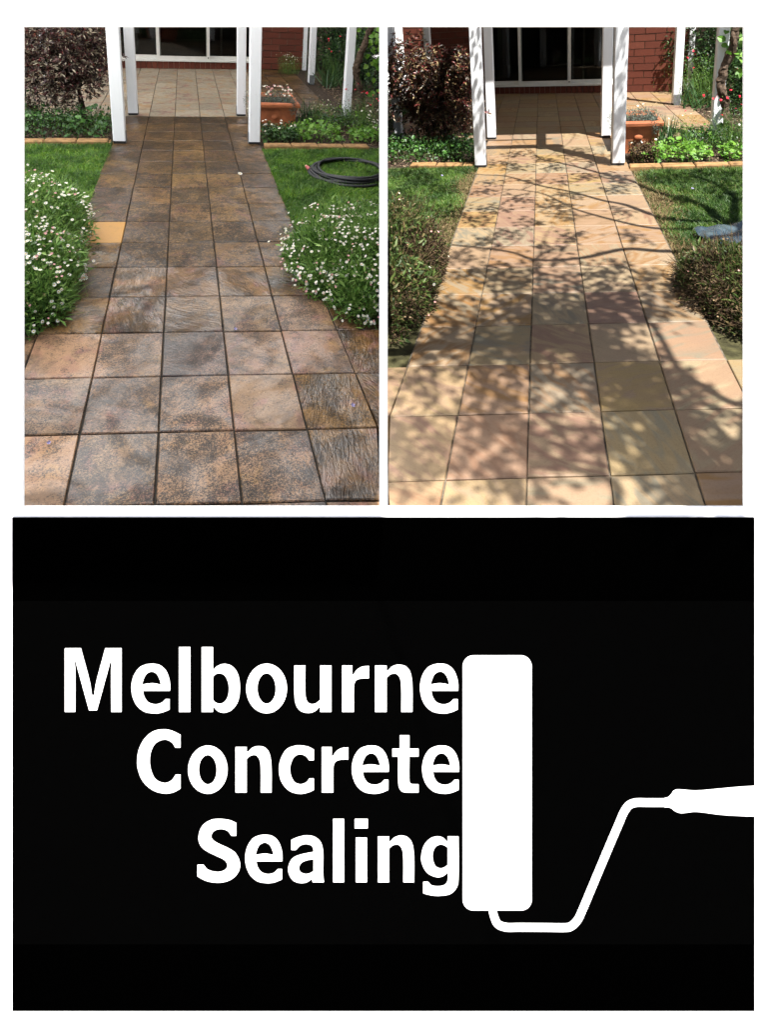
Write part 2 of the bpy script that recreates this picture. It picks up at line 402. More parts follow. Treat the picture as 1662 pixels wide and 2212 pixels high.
M_DAISYLEAFR = leafmat('daisy_leaf_fading', [(0, (.020, .034, .008, 1)), (.4, (.045, .085, .016, 1)), (.7, (.085, .130, .028, 1)), (.85, (.10, .085, .03, 1)), (1, (.17, .12, .055, 1))])
M_BROWNLEAF = leafmat('daisy_leaf_dried', [(0, (.020, .013, .008, 1)), (.5, (.065, .040, .022, 1)), (.85, (.13, .085, .045, 1)), (1, (.07, .10, .025, 1))], .8, .2, .15)
M_STEM = leafmat('pale_stem', [(0, (.07, .15, .025, 1)), (1, (.17, .27, .06, 1))])
M_PHOT = leafmat('purple_leaf', [(0, (.022, .011, .011, 1)), (.3, (.055, .022, .022, 1)), (.5, (.085, .065, .045, 1)), (.68, (.11, .026, .034, 1)), (.80, (.28, .24, .16, 1)), (1, (.52, .46, .34, 1))], .38, .5, .12)
M_PHOTR = leafmat('purple_leaf_deep', [(0, (.014, .008, .006, 1)), (.35, (.032, .016, .010, 1)), (.6, (.050, .040, .020, 1)), (.72, (.15, .018, .022, 1)), (.88, (.20, .15, .07, 1)), (1, (.30, .24, .12, 1))], .42, .45, .12)  # right shrub's leaves: deeper tones, more red
M_IVY = leafmat('dark_ground_leaf', [(0, (.012, .038, .010, 1)), (.5, (.025, .075, .014, 1)), (.85, (.05, .125, .02, 1)), (1, (.09, .19, .03, 1))], .4, .45)
M_LIME = leafmat('lime_leaf', [(0, (.055, .16, .015, 1)), (.5, (.11, .25, .025, 1)), (1, (.17, .32, .045, 1))], .45, .4, .3)
def limesingle():
    a = NT('lime_big_leaf'); v = a.coords()
    c = a.ramp(a.rnd, [(0, (.06, .17, .015, 1)), (.5, (.11, .25, .025, 1)), (1, (.17, .31, .04, 1))])
    a.bump(a.noise(v, 90, 3), .2, .003); a.done(c, .45, .4)
    tr = a.n('BsdfTranslucent'); a.link(c, tr.inputs[0]); mx = a.n('MixShader'); mx.inputs[0].default_value = .3
    a.link(a.b.outputs[0], mx.inputs[1]); a.link(tr.outputs[0], mx.inputs[2]); a.link(mx.outputs[0], a.out.inputs[0]); return a.m
M_LIME1 = limesingle()
def darksingle():
    a = NT('dark_big_leaf'); v = a.coords()
    c = a.ramp(a.rnd, [(0, (.018, .062, .012, 1)), (.6, (.035, .105, .018, 1)), (1, (.065, .16, .03, 1))])
    a.bump(a.noise(v, 90, 3), .2, .003); return a.done(c, .4, .45)
M_DARK1 = darksingle()
M_HEDGE = leafmat('hedge_leaf', [(0, (.006, .020, .006, 1)), (.5, (.016, .048, .010, 1)), (.85, (.034, .085, .016, 1)), (1, (.06, .13, .03, 1))], .5, .35)
M_SILVER = leafmat('silver_leaf', [(0, (.06, .085, .065, 1)), (.6, (.12, .16, .13, 1)), (1, (.20, .24, .20, 1))], .7, .2)
M_STRAP = leafmat('strap_leaf', [(0, (.020, .060, .018, 1)), (.6, (.040, .10, .03, 1)), (1, (.08, .15, .05, 1))], .4, .45)
M_TREELEAF = leafmat('tree_leaf', [(0, (.03, .07, .015, 1)), (1, (.07, .13, .03, 1))])
M_WHITE = plain('petal_white', (.66, .66, .60), .6, .2, .05, 80)
M_PINK = plain('petal_pink', (.62, .34, .36), .6, .2, .15, 80)
M_YELLOW = plain('flower_eye', (.55, .36, .03), .7, .2, .15, 80)
M_RED = plain('petal_red', (.55, .015, .04), .5, .3, .15, 80)
M_DRYHEAD = plain('dry_flower_head', (.30, .22, .13), .9, .1, .3, 80)
M_MAUVE = plain('petal_mauve', (.28, .25, .42), .6, .2, .1, 80)
M_HOSE = plain('black_hose', (.007, .008, .010), .5, .35, .2, 30)
M_HOSEEND = plain('faded_red_plastic', (.36, .085, .085), .5, .4, .2, 40)
M_BRASS = plain('brass', (.40, .30, .16), .4, .5, .2, 40)
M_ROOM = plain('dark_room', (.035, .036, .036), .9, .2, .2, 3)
M_CURTAIN = plain('pale_curtain', (.11, .105, .09), .9, .1, .2, 6)
M_ROOF = plain('roof_sheet', (.33, .32, .30), .6, .3, .1, 3)
M_POLY = leafmat('milky_roof_sheet', [(0, (.75, .71, .64, 1)), (1, (.78, .74, .67, 1))], .5, .3, .42)
def glassmat():
    a = NT('window_glass'); v = a.coords(); a.bump(a.noise(v, 2, 1), .02, .002)
    a.b.inputs['Transmission Weight'].default_value = 1; a.b.inputs['IOR'].default_value = 1.45
    return a.done((.55, .6, .58, 1), .0, .5)
M_GLASS = glassmat()

# ------------------------------------------------------------------ ground, added dividing screen, display board and sign
gsz = 900
g = structure(obj('ground', mesh('ground', [(-gsz, -gsz, 0), (gsz, -gsz, 0), (gsz, gsz, 0), (-gsz, gsz, 0)], [(0, 1, 2, 3)], M_GROUND)))

DB = 6.52 * T                                              # distance of the board's face from the lens along the axis
def bp(px, py, d=0.):                                      # point on the board's face, d metres behind it
    return c2w(((px - 831) / F * DB, (PY - py) / F * DB, DB + d))
xs = [-14, 49.3, 820, 837.5, 1608.8, 1667]; ys = [-5, 57, 1095, 2300]; th = .008
holes = {(1, 1), (3, 1)}
V, Fc, idx = [], [], {}
for k, d in enumerate((0, th)):
    for j, y in enumerate(ys):
        for i, x in enumerate(xs): idx[i, j, k] = len(V); V.append(bp(x, y, d))
solid = lambda i, j: 0 <= i < 5 and 0 <= j < 3 and (i, j) not in holes
for i in range(5):
    for j in range(3):
        if not solid(i, j): continue
        c = lambda di, dj, k: idx[i + di, j + dj, k]
        Fc.append((c(0, 1, 0), c(1, 1, 0), c(1, 0, 0), c(0, 0, 0))); Fc.append((c(0, 0, 1), c(1, 0, 1), c(1, 1, 1), c(0, 1, 1)))
        if not solid(i - 1, j): Fc.append((c(0, 0, 0), c(0, 0, 1), c(0, 1, 1), c(0, 1, 0)))
        if not solid(i + 1, j): Fc.append((c(1, 0, 0), c(1, 1, 0), c(1, 1, 1), c(1, 0, 1)))
        if not solid(i, j - 1): Fc.append((c(0, 0, 0), c(1, 0, 0), c(1, 0, 1), c(0, 0, 1)))
        if not solid(i, j + 1): Fc.append((c(0, 1, 0), c(0, 1, 1), c(1, 1, 1), c(1, 1, 0)))
board = tag(solo('display_board', V, Fc, M_BOARD), 'large white board with two tall openings showing the gardens', 'board')

sign = thing('sign', tuple(bp(831, 2179, -.001)), 'black sign with white lettering and a paint roller emblem below the gardens', 'sign')
def slab(name, x0, x1, y0, y1, d0, d1, m, parent, sub=None):
    V = np.array([bp(x, y, d) for d in (d1, d0) for x, y in ((x0, y1), (x1, y1), (x1, y0), (x0, y0))])
    return part(name, V, BOXF, m, parent, sub_of=sub)
slab('panel', 28.4, 1629, 1295.5, 2035, -.006, -.0005, M_BLACK, sign)
slab('panel', 28.4, 1629, 1117, 1295.5, -.006, -.0005, M_BLACKER, sign)
slab('panel', 28.4, 1629, 2035, 2179, -.006, -.0005, M_BLACKER, sign)
def outline(pts):
    """closed curve through points; a third entry marks a corner"""
    n = len(pts); P = np.array([p[:2] for p in pts], float); cor = [len(p) > 2 for p in pts]; out = []
    for i in range(n):
        j = (i + 1) % n; a, b = P[i], P[j]
        ta = (b - a) if cor[i] else (P[j] - P[i - 1]) * .5
        tb = (b - a) if cor[j] else (P[(j + 1) % n] - P[i]) * .5
        ln = np.linalg.norm(b - a)
        ta = ta / (np.linalg.norm(ta) + 1e-9) * ln; tb = tb / (np.linalg.norm(tb) + 1e-9) * ln
        st = 1 if (cor[i] and cor[j]) else 6
        for t in np.linspace(0, 1, st, endpoint=False):
            out.append(a * (2 * t ** 3 - 3 * t * t + 1) + ta * (t ** 3 - 2 * t * t + t) + b * (3 * t * t - 2 * t ** 3) + tb * (t ** 3 - t * t))
    return np.array(out)
def ell(cx, cy, rx, ry, n=40): return np.array([(cx + rx * math.cos(t), cy + ry * math.sin(t)) for t in np.linspace(0, 2 * math.pi, n, endpoint=False)])
c = 1
GLY = {
 'M': [outline([(67,97,c),(195,97,c),(215,170),(268,370),(284,475,c),(304,475,c),(320,370),(373,170),(393,97,c),(524,97,c),(524,607,c),(442,607,c),(441,270),(446,195,c),(436,195,c),(326,594,c),(263,594,c),(153,195,c),(142,195,c),(150,270),(150,607,c),(67,607,c)])],
 'e': [outline([(915,437,c),(695,437,c),(708,490),(740,533),(795,550),(845,538),(878,508,c),(912,508,c),(912,588,c),(850,612),(785,619),(700,600),(635,535),(605,430),(618,330),(662,258),(712,231),(770,223),(830,233),(880,275),(908,340),(916,395)]),
       outline([(690,390,c),(700,350),(725,302),(768,282),(808,300),(833,345),(845,392,c),(770,380)])],
 'l': [np.array([(989,88),(1079,88),(1079,607),(989,607)], float)],
 'b': [outline([(1173,88,c),(1262,88,c),(1262,275,c),(1300,240),(1355,224),(1420,245),(1465,310),(1480,415),(1465,520),(1415,590),(1350,614),(1300,598),(1270,567,c),(1262,567,c),(1262,607,c),(1173,607,c)]),
       outline([(1262,325,c),(1285,303),(1315,295),(1355,310),(1382,355),(1393,415),(1383,485),(1355,530),(1318,546),(1282,535),(1262,512,c)])],
 'o': [ell(86,420,164,198), ell(86,420,75,125)],
 'u': [outline([(310,237,c),(398,237,c),(398,455),(408,515),(430,543),(460,548),(490,538),(520,512,c),(520,237,c),(609,237,c),(609,607,c),(520,607,c),(520,570,c),(510,570,c),(475,602),(420,615),(360,598),(325,550),(312,470)])],
 'r': [outline([(697,237,c),(777,237,c),(777,312,c),(787,312,c),(815,272),(860,246),(913,241,c),(913,335,c),(850,337),(810,352),(793,385),(790,430),(790,607,c),(697,607,c)])],
 'n': [outline([(963,237,c),(1055,237,c),(1055,277,c),(1066,277,c),(1105,242),(1155,230),(1210,243),(1247,290),(1263,395),(1264,607,c),(1175,607,c),(1174,390),(1163,332),(1140,303),(1115,297),(1085,305),(1055,330,c),(1055,607,c),(963,607,c)])],
 'C': [outline([(1000,797,c),(1000,895,c),(960,895,c),(930,852),(870,830),(800,860),(762,930),(752,1010),(765,1090),(800,1155),(868,1185),(925,1165),(960,1118,c),(1000,1118,c),(1000,1225,c),(945,1255),(873,1265),(780,1240),(700,1170),(660,1080),(651,1005),(665,910),(710,825),(780,768),(860,752),(930,763)])],
 'c': [outline([(467,915,c),(467,997,c),(430,997,c),(405,965),(358,948),(310,968),(282,1025),(275,1075),(285,1130),(315,1180),(360,1195),(405,1180),(432,1148,c),(467,1148,c),(467,1238,c),(410,1260),(345,1267),(265,1240),(205,1165),(187,1075),(200,990),(245,915),(310,886),(355,882),(420,892)])],
 't': [outline([(1163,800,c),(1239,800,c),(1239,908,c),(1313,908,c),(1313,967,c),(1239,967,c),(1239,1165),(1250,1190),(1280,1195),(1313,1195,c),(1313,1257,c),(1210,1256),(1175,1245),(1155,1210),(1150,1150),(1150,967,c),(1103,967,c),(1103,908,c),(1163,908,c)])],
 'S': [outline([(360,210,c),(360,308,c),(322,308,c),(290,268),(235,253),(180,270),(158,312),(170,345),(220,378),(300,415),(355,455),(390,530),(375,605),(310,665),(215,686),(120,672),(47,635,c),(47,547,c),(95,547,c),(130,585),(200,605),(262,592),(290,550),(268,505),(200,470),(120,430),(75,390),(56,325),(80,240),(150,187),(230,177),(310,188)])],
 'a': [outline([(806,345,c),(870,320),(935,310),(1000,325),(1045,370),(1062,450),(1060,600),(1068,682,c),(978,682,c),(973,652,c),(935,680),(880,689),(820,668),(785,610),(783,555),(815,495),(880,465),(985,443,c),(983,412),(965,385),(925,374),(880,385),(843,422,c),(806,422,c)]),
       outline([(985,497,c),(985,598,c),(950,617),(915,621),(880,605),(866,570),(885,528),(930,505)])],
 'i': [np.array([(1327,328),(1415,328),(1415,682),(1327,682)], float), np.array([(1318,177),(1422,177),(1422,248),(1318,248)], float)],
 'g': [outline([(927,318,c),(1013,318,c),(1013,635),(1000,720),(950,775),(860,792),(790,787),(729,772,c),(729,685,c),(768,685,c),(795,712),(850,720),(900,710),(925,675),(928,600,c),(890,632),(835,641),(760,605),(718,530),(713,470),(735,390),(785,335),(845,318),(890,330),(920,358,c),(927,358,c)]),
       outline([(926,402,c),(900,385),(865,378),(825,400),(805,450),(808,510),(830,560),(870,576),(905,565),(926,548,c)])],
}
def raised(name, loops_px, m, parent, d0=-.0062, d1=-.0085):
    """flat raised shape cut to the outlines (first outline outer, the rest holes)"""
    tri = tessellate_polygon([[Vector((x, -y, 0)) for x, y in lp] for lp in loops_px])
    flat = np.concatenate(loops_px); n = len(flat)
    V = [bp(x, y, d1) for x, y in flat] + [bp(x, y, d0) for x, y in flat]
    Fc = [tuple(t) for t in tri]; s = 0
    for lp in loops_px:
        k = len(lp); Fc += [(s + i, s + (i + 1) % k, n + s + (i + 1) % k, n + s + i) for i in range(k)]; s += k
    return part(name, V, Fc, m, parent)
ZO = {'a': (180, 1980), 'b': (800, 1980), 'c': (600, 2480), 'd': (1040, 2480)}
def letter(ch, zone, bbox=None):
    L = [l.copy() for l in GLY[ch]]
    if bbox is not None:
        A = np.concatenate(L); lo, hi = A.min(0), A.max(0); x0, x1, y0, y1 = bbox
        L = [np.array([x0, y0]) + (l - lo) / (hi - lo) * np.array([x1 - x0, y1 - y0]) for l in L]
    zx, zy = ZO[zone]
    L = [(np.array([zx, zy]) + l * .38515) * .6925 for l in L]
    if ch == 'i':
        V, Fc, n = [], [], 0
        for l in L:
            V += [bp(x, y, -.0085) for x, y in l] + [bp(x, y, -.0062) for x, y in l]
            Fc += [(n, n + 1, n + 2, n + 3)] + [(n + q, n + (q + 1) % 4, n + 4 + (q + 1) % 4, n + 4 + q) for q in range(4)]; n += 8
        return part('letter', V, Fc, M_LETTER, sign)
    return raised('letter', L, M_LETTER, sign)
for ch, z, bb in [('M','a',None),('e','a',None),('l','a',None),('b','a',None),('o','b',None),('u','b',None),('r','b',None),('n','b',None),('e','b',(1326,1634,222,620)),
                  ('C','a',None),('o','a',(1062,1380,883,1267)),('n','a',(1446,1736,888,1257)),('c','b',None),('r','b',(533,745,895,1257)),('e','b',(775,1073,883,1267)),('t','b',None),('e','b',(1343,1641,883,1267)),
                  ('S','c',None),('e','c',(433,733,305,690)),('a','c',None),('l','c',(1143,1231,177,682)),('i','c',None),('n','d',(363,655,312,682)),('g','d',None)]:
    letter(ch, z, bb)
SP = lambda A: np.asarray(A, float) * .6925
def rrect(x0, x1, y0, y1, r, n=8):
    o = []
    for cx, cy, a in ((x1 - r, y0 + r, -90), (x1 - r, y1 - r, 0), (x0 + r, y1 - r, 90), (x0 + r, y0 + r, 180)):
        for t in np.linspace(a, a + 90, n): o.append((cx + r * math.cos(math.radians(t)), cy + r * math.sin(math.radians(t))))
    return np.array(o)
raised('roller_sleeve', [SP(rrect(1443.5, 1658, 2039.5, 2830.5, 33))], M_LETTER, sign)
wire = smoothline([(1535,2824),(1541,2850),(1553,2874),(1580,2884),(1620,2884),(1700,2884.5),(1762,2885),(1782,2880),(1800,2862),(1815,2832),(1860,2725),(1900,2630),(1930,2560),(1945,2526),(1962,2504),(1985,2496.5),(2020,2496.5),(2085,2496.5)], 6)
tgn = unit(np.gradient(wire, axis=0)); nr = np.stack([-tgn[:, 1], tgn[:, 0]], 1) * 12.3
raised('wire_frame', [SP(np.concatenate([wire + nr, (wire - nr)[::-1]]))], M_LETTER, sign, d1=-.0083)
hz = lambda x, y: (1760 + x * .38515, 2400 + y * .38515)
hp = [(808,216,1),(835,210),(862,186),(882,158),(915,146),(1060,155),(1250,140),(1400,126),(1537,117,1),(1537,360,1),(1400,355),(1250,345),(1060,322),(940,333),(893,318),(865,296),(840,286,1),(808,286,1)]
raised('handle', [SP(outline([hz(*p[:2]) + p[2:] for p in hp]))], M_LETTER, sign)

# added unseen thin screen between the gardens, also blocking light across
V = box(-.010, .010, DB * math.cos(PITCH) + .55, 12.5, .02, CAMZ + 1.6)
tag(solo('added_light_screen', V, BOXF, M_TWIG), 'added unseen thin dark screen dividing the gardens and blocking light between them', 'screen')

# ------------------------------------------------------------------ garden ground, paving
def sheet(name, G, poly, w, m, thick=None):
    """flat sheet over a polygon in tile coordinates, cut at the dividing screen"""
    P = [np.array(p, float) for p in poly]; out = []
    X = [G.P((p[0], p[1], w))[0] for p in P]; sg = -1 if G.side == 'left' else 1
    for i in range(len(P)):
        a, b, xa, xb = P[i], P[(i + 1) % len(P)], X[i] * sg - .012, X[(i + 1) % len(P)] * sg - .012
        if xa >= 0: out.append(a)
        if xa * xb < 0: t = xa / (xa - xb); out.append(a + (b - a) * t)
    V = list(clampd(G, np.array([G.P((p[0], p[1], w)) for p in out]))); n = len(V)
    Vb = [v - G.u * .9 for v in V]
    Fc = [tuple(range(n))] + [(i, n + i, n + (i + 1) % n, (i + 1) % n) for i in range(n)]
    o = solo(name, V + Vb, Fc, m); return structure(o)

def tile_geo(G, a0, a1, b0, b1, gap=.014, jit=.006, lift=.012, w=0.):
    r = rng.uniform(-jit, jit, (4, 2)); z = w + rng.uniform(-lift, lift) * .4 + rng.uniform(-lift, lift, 4) * .35
    C = np.array([(a0 + gap, b0 + gap), (a1 - gap, b0 + gap), (a1 - gap, b1 - gap), (a0 + gap, b1 - gap)]) + r
    ctr = C.mean(0); In = C + (ctr - C) * .022
    V = [(x, y, -.16 + w) for x, y in C] + [(C[i, 0], C[i, 1], z[i] - .014) for i in range(4)] + [(In[i, 0], In[i, 1], z[i]) for i in range(4)]
    Fc = [(8, 9, 10, 11)] + [(i, (i + 1) % 4, 4 + (i + 1) % 4, 4 + i) for i in range(4)] + [(4 + i, 4 + (i + 1) % 4, 8 + (i + 1) % 4, 8 + i) for i in range(4)]
    return G.P(V), Fc
def lay(G, name, cells, pick, parent, w=0., gap=.014, lift=.012):
    for (a, b) in cells:
        V, Fc = tile_geo(G, a, a + 1, b, b + 1, gap=gap, lift=lift, w=w)
        V = clampx(G, V)
        V = None if V is None else clampd(G, V)
        if V is None: continue
        part('tile', V, Fc, pick(a, b), parent)

def paving(G):
    left = G.side == 'left'
    path = sheet('path', G, [(-4, -2), (7, -2), (7, 3.02), (4.02, 3.02), (4.02, 16.03), (-1.02, 16.03), (-1.02, 3.02), (-4, 3.02)], -.035, M_GROUT if left else M_GROUTR)
    patio = sheet('patio', G, [(-9, 16.05), (8.02, 16.05), (8.02, 26.2), (-9, 26.2)], -.035, M_GROUT if left else M_GROUTR)
    cells = [(a, b) for b in range(-1, 16) for a in range(-1, 4)] + [(a, b) for b in range(-1, 3) for a in (-3, -2, 4, 5)]
    if left: cells += [(4, 3)]
    ridged = {(-1, 5), (-1, 3), (0, 3), (1, 4), (0, 4), (2, 4), (1, 3), (4, 2), (3, 1), (3, 0), (3, 4), (4, 3), (4, 1)}
    def pickL(a, b):
        if (a, b) == (-1, 6): return M_FRESH
        if (a, b) in ridged: return M_RIDGE
        return M_NEAR if b < 4 else M_FAR
    lay(G, 'tile', cells, pickL if left else (lambda a, b: M_CLEAN), path, gap=.010 if left else .008)
    lay(G, 'tile', [(a, b) for b in range(16, 26) for a in range(-6, 8)], (lambda a, b: M_DRY if a < 5 else M_FAR) if left else (lambda a, b: M_CLEAN), patio, gap=.010, lift=.005)
    sheet('garden_bed', G, [(-12, 12.6), (-1.03, 12.6), (-1.03, 16.0), (-9, 16.0), (-12, 16)], -.05, M_SOIL)
    sheet('garden_bed', G, [(4.03, 12.4), (16, 12.4), (16, 40), (8.04, 40), (8.04, 16.0), (4.03, 16.0)], -.05, M_SOIL)
    sheet('lawn_ground', G, [(-12, 3.03), (-1.03, 3.03), (-1.03, 12.59), (-12, 12.59)], -.08, M_LAWNSOIL if left else M_LAWNDRY)
    sheet('lawn_ground', G, [(4.03, 3.03), (14, 3.03), (14, 12.39), (4.03, 12.39)], -.08, M_LAWNSOIL if left else M_LAWNDRY)
for G in (LEFT, RIGHT): paving(G)

# ------------------------------------------------------------------ houses
WALLV = 25.8
def house(G, tone):
    L = 'wet' if G.side == 'left' else 'sunny'
    h = thing('brick_house', tuple(G.P((2, WALLV, 0))), 'red brick house with sliding glass door behind the %s' % ('wet stained path' if G.side == 'left' else 'clean sunlit path'), 'house')
    top = 8.2
    def bpart(name, bx, m, sub=None, midx=None):
        V = clampx(G, G.P(bx), .03)
        if V is None: return None
        return part(name, V, BOXF, m, h, sub_of=sub)
    xl = -8.8 if G.side == 'left' else -7.5
    # backing walls with mortar face
    d0, d1, wr = -2.2, 5.62, 8.7
    wl = bpart('wall', box(xl, d0, WALLV + .05, WALLV + .7, 0, top), M_MORTAR)
    wrp = bpart('wall', box(d1, wr, WALLV + .05, WALLV + .7, 0, top), M_MORTAR)
    wu = bpart('wall', box(d0, d1, WALLV + .05, WALLV + .7, 0, .40), M_MORTAR)
    wt = bpart('wall', box(d0, d1, WALLV + .05, WALLV + .7, 7.2, top), M_MORTAR)
    bl, bh, mj = .98, .345, .04
    def course(x0, x1, n0, n1, par):
        for r in range(n0, n1):
            x = x0 - (bl + mj) * (.5 if r % 2 else 0)
            while x < x1 - .05:
                a, b = max(x, x0), min(x + bl, x1)
                if b - a > .12:
                    V, Fc = cbox(a, b, 0, .30, 0, bh, .012)
                    V = np.stack([V[:, 0], WALLV + .12 - V[:, 2] * 0 - .0, V[:, 2]], 1) if False else V
                    q = box(a, b, WALLV + rng.uniform(-.012, .008), WALLV + .2, r * (bh + mj) + .03, r * (bh + mj) + .03 + bh)
                    bpart('brick', q, M_BRICK, par)
                x += bl + mj
    if wl: course(xl, d0 - .02, 0, 16, wl)
    course(d1 + .02, wr, 0, 16, wrp)
    # soldier course under the door
    x = d0 + .02
    while x < d1 - .1:
        bpart('brick', box(x, x + .265, WALLV - .05 + rng.uniform(-.01, .01), WALLV + .3, .02, .40), M_BRICK, wu); x += .30
    # sliding door
    def fr(x0, x1, z0, z1, y0, y1, sub): return bpart('frame', box(x0, x1, y0, y1, z0, z1), M_FRAME, sub)
    zb, zt = .43, 7.1
    door = bpart('door_sill', box(d0 + .02, d1 - .02, WALLV - .12, WALLV + .5, zb, zb + .10), M_FRAME)
    fr(d0 + .02, d1 - .02, zt, zt + .1, WALLV, WALLV + .4, door)
    def leafpane(name, x0, x1, y0, zz0):
        st = .17
        p = bpart(name, box(x0, x1, y0, y0 + .16, zz0, zz0 + .2), M_FRAME)
        for a, b, z0, z1 in ((x0, x0 + st, zz0 + .2, zt), (x1 - st, x1, zz0 + .2, zt)): fr(a, b, z0, z1, y0, y0 + .16, p)
        bpart('pane', box(x0 + st, x1 - st, y0 + .06, y0 + .075, zz0 + .2, zt), M_GLASS, p)
        return p
    leafpane('fixed_panel', d0 + .04, .10, WALLV + .18, zb + .10)
    leafpane('fixed_panel', 2.66, d1 - .04, WALLV + .18, zb + .10)
    p = leafpane('sliding_panel', -.12, 2.86, WALLV - .06, zb + .10)
    bpart('lock', box(2.74, 2.80, WALLV - .085, WALLV - .06, .62, .70), M_BLACKFOOT, p)
    # room behind the glass
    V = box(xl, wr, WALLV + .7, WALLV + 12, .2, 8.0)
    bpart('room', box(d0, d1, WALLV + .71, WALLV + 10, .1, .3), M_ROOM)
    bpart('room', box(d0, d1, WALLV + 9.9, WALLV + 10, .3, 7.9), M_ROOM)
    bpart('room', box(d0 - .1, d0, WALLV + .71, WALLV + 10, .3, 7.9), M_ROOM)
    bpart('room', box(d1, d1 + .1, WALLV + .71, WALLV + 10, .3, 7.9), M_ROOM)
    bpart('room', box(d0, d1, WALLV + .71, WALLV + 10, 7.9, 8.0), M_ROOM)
    bpart('curtain', box(3.6, 3.7, WALLV + 1.2, WALLV + 1.5, .5, 7.0), M_CURTAIN)
    bpart('curtain', box(-1.6, -1.35, WALLV + 3, WALLV + 3.3, .5, 6.0), M_CURTAIN)
    # corner board, roof
    bpart('corner_board', box(wr + .01, wr + .26, WALLV - .1, WALLV + .6, 0, top), M_POST)
    # roof over the house
    bpart('roof', box(xl, wr + .3, WALLV - .4, WALLV + 14, top + .01, top + .3), M_ROOF)
    return h
for G in (LEFT, RIGHT): house(G, None)

# ------------------------------------------------------------------ pergolas
def pergola(G):
    left = G.side == 'left'
    pg = thing('pergola', tuple(G.P((1.5, 14.5, 0))), 'white timber pergola standing over the %s' % ('wet stained path' if left else 'clean sunlit path'), 'pergola')
    H = 7.5
    u0, u1 = (-.75, 3.80) if left else (-.93, 3.68)
    def post(u, v, wid, bracket=0, dep=None):
        dep = dep or wid * .8
        V, Fc = vbox(u - wid / 2, u + wid / 2, v - dep / 2, v + dep / 2, .09, H, .025)
        p = part('post', G.P(V), Fc, M_POST, pg)
        part('foot', G.P(box(u - wid * .47, u + wid * .47, v - dep * .47, v + dep * .47, -.03, .088)), BOXF, M_BLACKFOOT, pg, sub_of=p)
        sgn = {1: 1, -1: -1}.get(bracket, 0)
        if sgn:
            x = u + sgn * (wid / 2 + .006)
            part('bracket', G.P(box(min(x, x + sgn * .012), max(x, x + sgn * .012), v - dep * .36, v + dep * .36, -.02, .42)), BOXF, M_BRACKET, pg, sub_of=p)
        if bracket == 2:
            part('bracket', G.P(box(u - wid * .38, u + wid * .42, v - dep / 2 - .02, v - dep / 2 - .006, .0, .52)), BOXF, M_BRACKET, pg, sub_of=p)
        return p
    post(u0, 12.80, .40, 1); post(u1, 12.78, .40, -1)
    post(u0 + (.14 if left else .06), 16.25, .37, 1); post(u1 - (.10 if left else 0), 16.22, .37, -1)
    ur = 8.35 if left else 7.5
    post(ur, 22.2, .36, 2); post(ur + .05, 16.1, .36, -1)
    post(-4.6, 21.0, .36, 0); post(-5.0, 16.2, .36, 0)
    def beam(name, a0, a1, b0, b1, c0, c1, m=M_POST):
        V = clampx(G, G.P(box(a0, a1, b0, b1, c0, c1)), .03)
        if V is not None: part(name, V, BOXF, m, pg)
    e = -6.4 if left else -4.7
    er = min(ur + .5, 30)
    for v in (12.8, 16.23): beam('beam', e if v > 15 else u0 - .6, er if v > 15 else u1 + .6, v - .16, v + .16, H, H + .55)
    beam('beam', e, er, 22.05, 22.35, H, H + .55)
    for u in (u0, u1): beam('rafter', u - .14, u + .14, 12.3, 25.6, H + .56, H + .95)
    for v in (13.6,): beam('batten', u0 - .5, u1 + .5, v - .06, v + .06, H + .96, H + 1.1)
    beam('roof_sheet', e if not left else u0 - .8, u1 + (.9 if left else 3.4), 14.35, 25.4, H + 1.12, H + 1.16, M_POLY)
    return pg
for G in (LEFT, RIGHT): pergola(G)

# ------------------------------------------------------------------ added unseen light-softening sail over the left garden, tree beside the right garden
z0 = LEFT.P((1.5, 8, 0))[2]
k5 = SUNDIR / SUNDIR[2] * 3.3
nx, ny = 12, 16
V = np.array([np.array([-9.5 + 9.5 * i / nx, 1.35 + 12.4 * j / ny, z0]) + k5 + np.array([0, 0, -.25 * math.sin(math.pi * i / nx) * math.sin(math.pi * j / ny)]) for j in range(ny + 1) for i in range(nx + 1)])
Fc = np.array([(j * (nx + 1) + i, j * (nx + 1) + i + 1, (j + 1) * (nx + 1) + i + 1, (j + 1) * (nx + 1) + i) for j in range(ny) for i in range(nx)])
a = NT('diffuser_cloth'); v = a.coords(False); f = a.noise(v, 300, 2)
cc = a.mix(f, (.91, .92, .93, 1), (.95, .95, .95, 1)); a.done(cc, .9, .1)
tr = a.n('BsdfTranslucent'); a.link(cc, tr.inputs[0]); mx = a.n('MixShader'); mx.inputs[0].default_value = .96
a.link(a.b.outputs[0], mx.inputs[1]); a.link(tr.outputs[0], mx.inputs[2]); a.link(mx.outputs[0], a.out.inputs[0])
diffuser = thing('added_diffuser', tuple(V[:, :2].mean(0)) + (0,), 'added unseen light-softening sail stretched high over the left garden', 'shade sail')
part('cloth', V, Fc, a.m, diffuser, smooth=True)  # added out of view to turn hard sun into soft light below
e0, e1 = V[nx], V[-1]; dn = SUNDIR / SUNDIR[2] * 1.5
part('added_light_blocker', [e0, e1, e1 - dn, e0 - dn], [(0, 1, 2, 3)], M_TWIG, diffuser)  # unseen panel added to keep the cloth's light off the right garden
for q, dx, dy in ((0, -.6, -.6), (nx, 2.6, -4.2), ((nx + 1) * ny, -.6, .6), ((nx + 1) * (ny + 1) - 1, .3, 1.2)):
    t = V[q]; f = np.array([t[0] + dx, t[1] + dy, 0]); top = np.array([f[0], f[1], t[2] + .25])
    tv, tf = tube([f, top], .05, 10); part('pole', tv, tf, M_BRACKET, diffuser)
    tv, tf = tube([t, top], .004, 6); part('rope', tv, tf, M_BRACKET, diffuser)

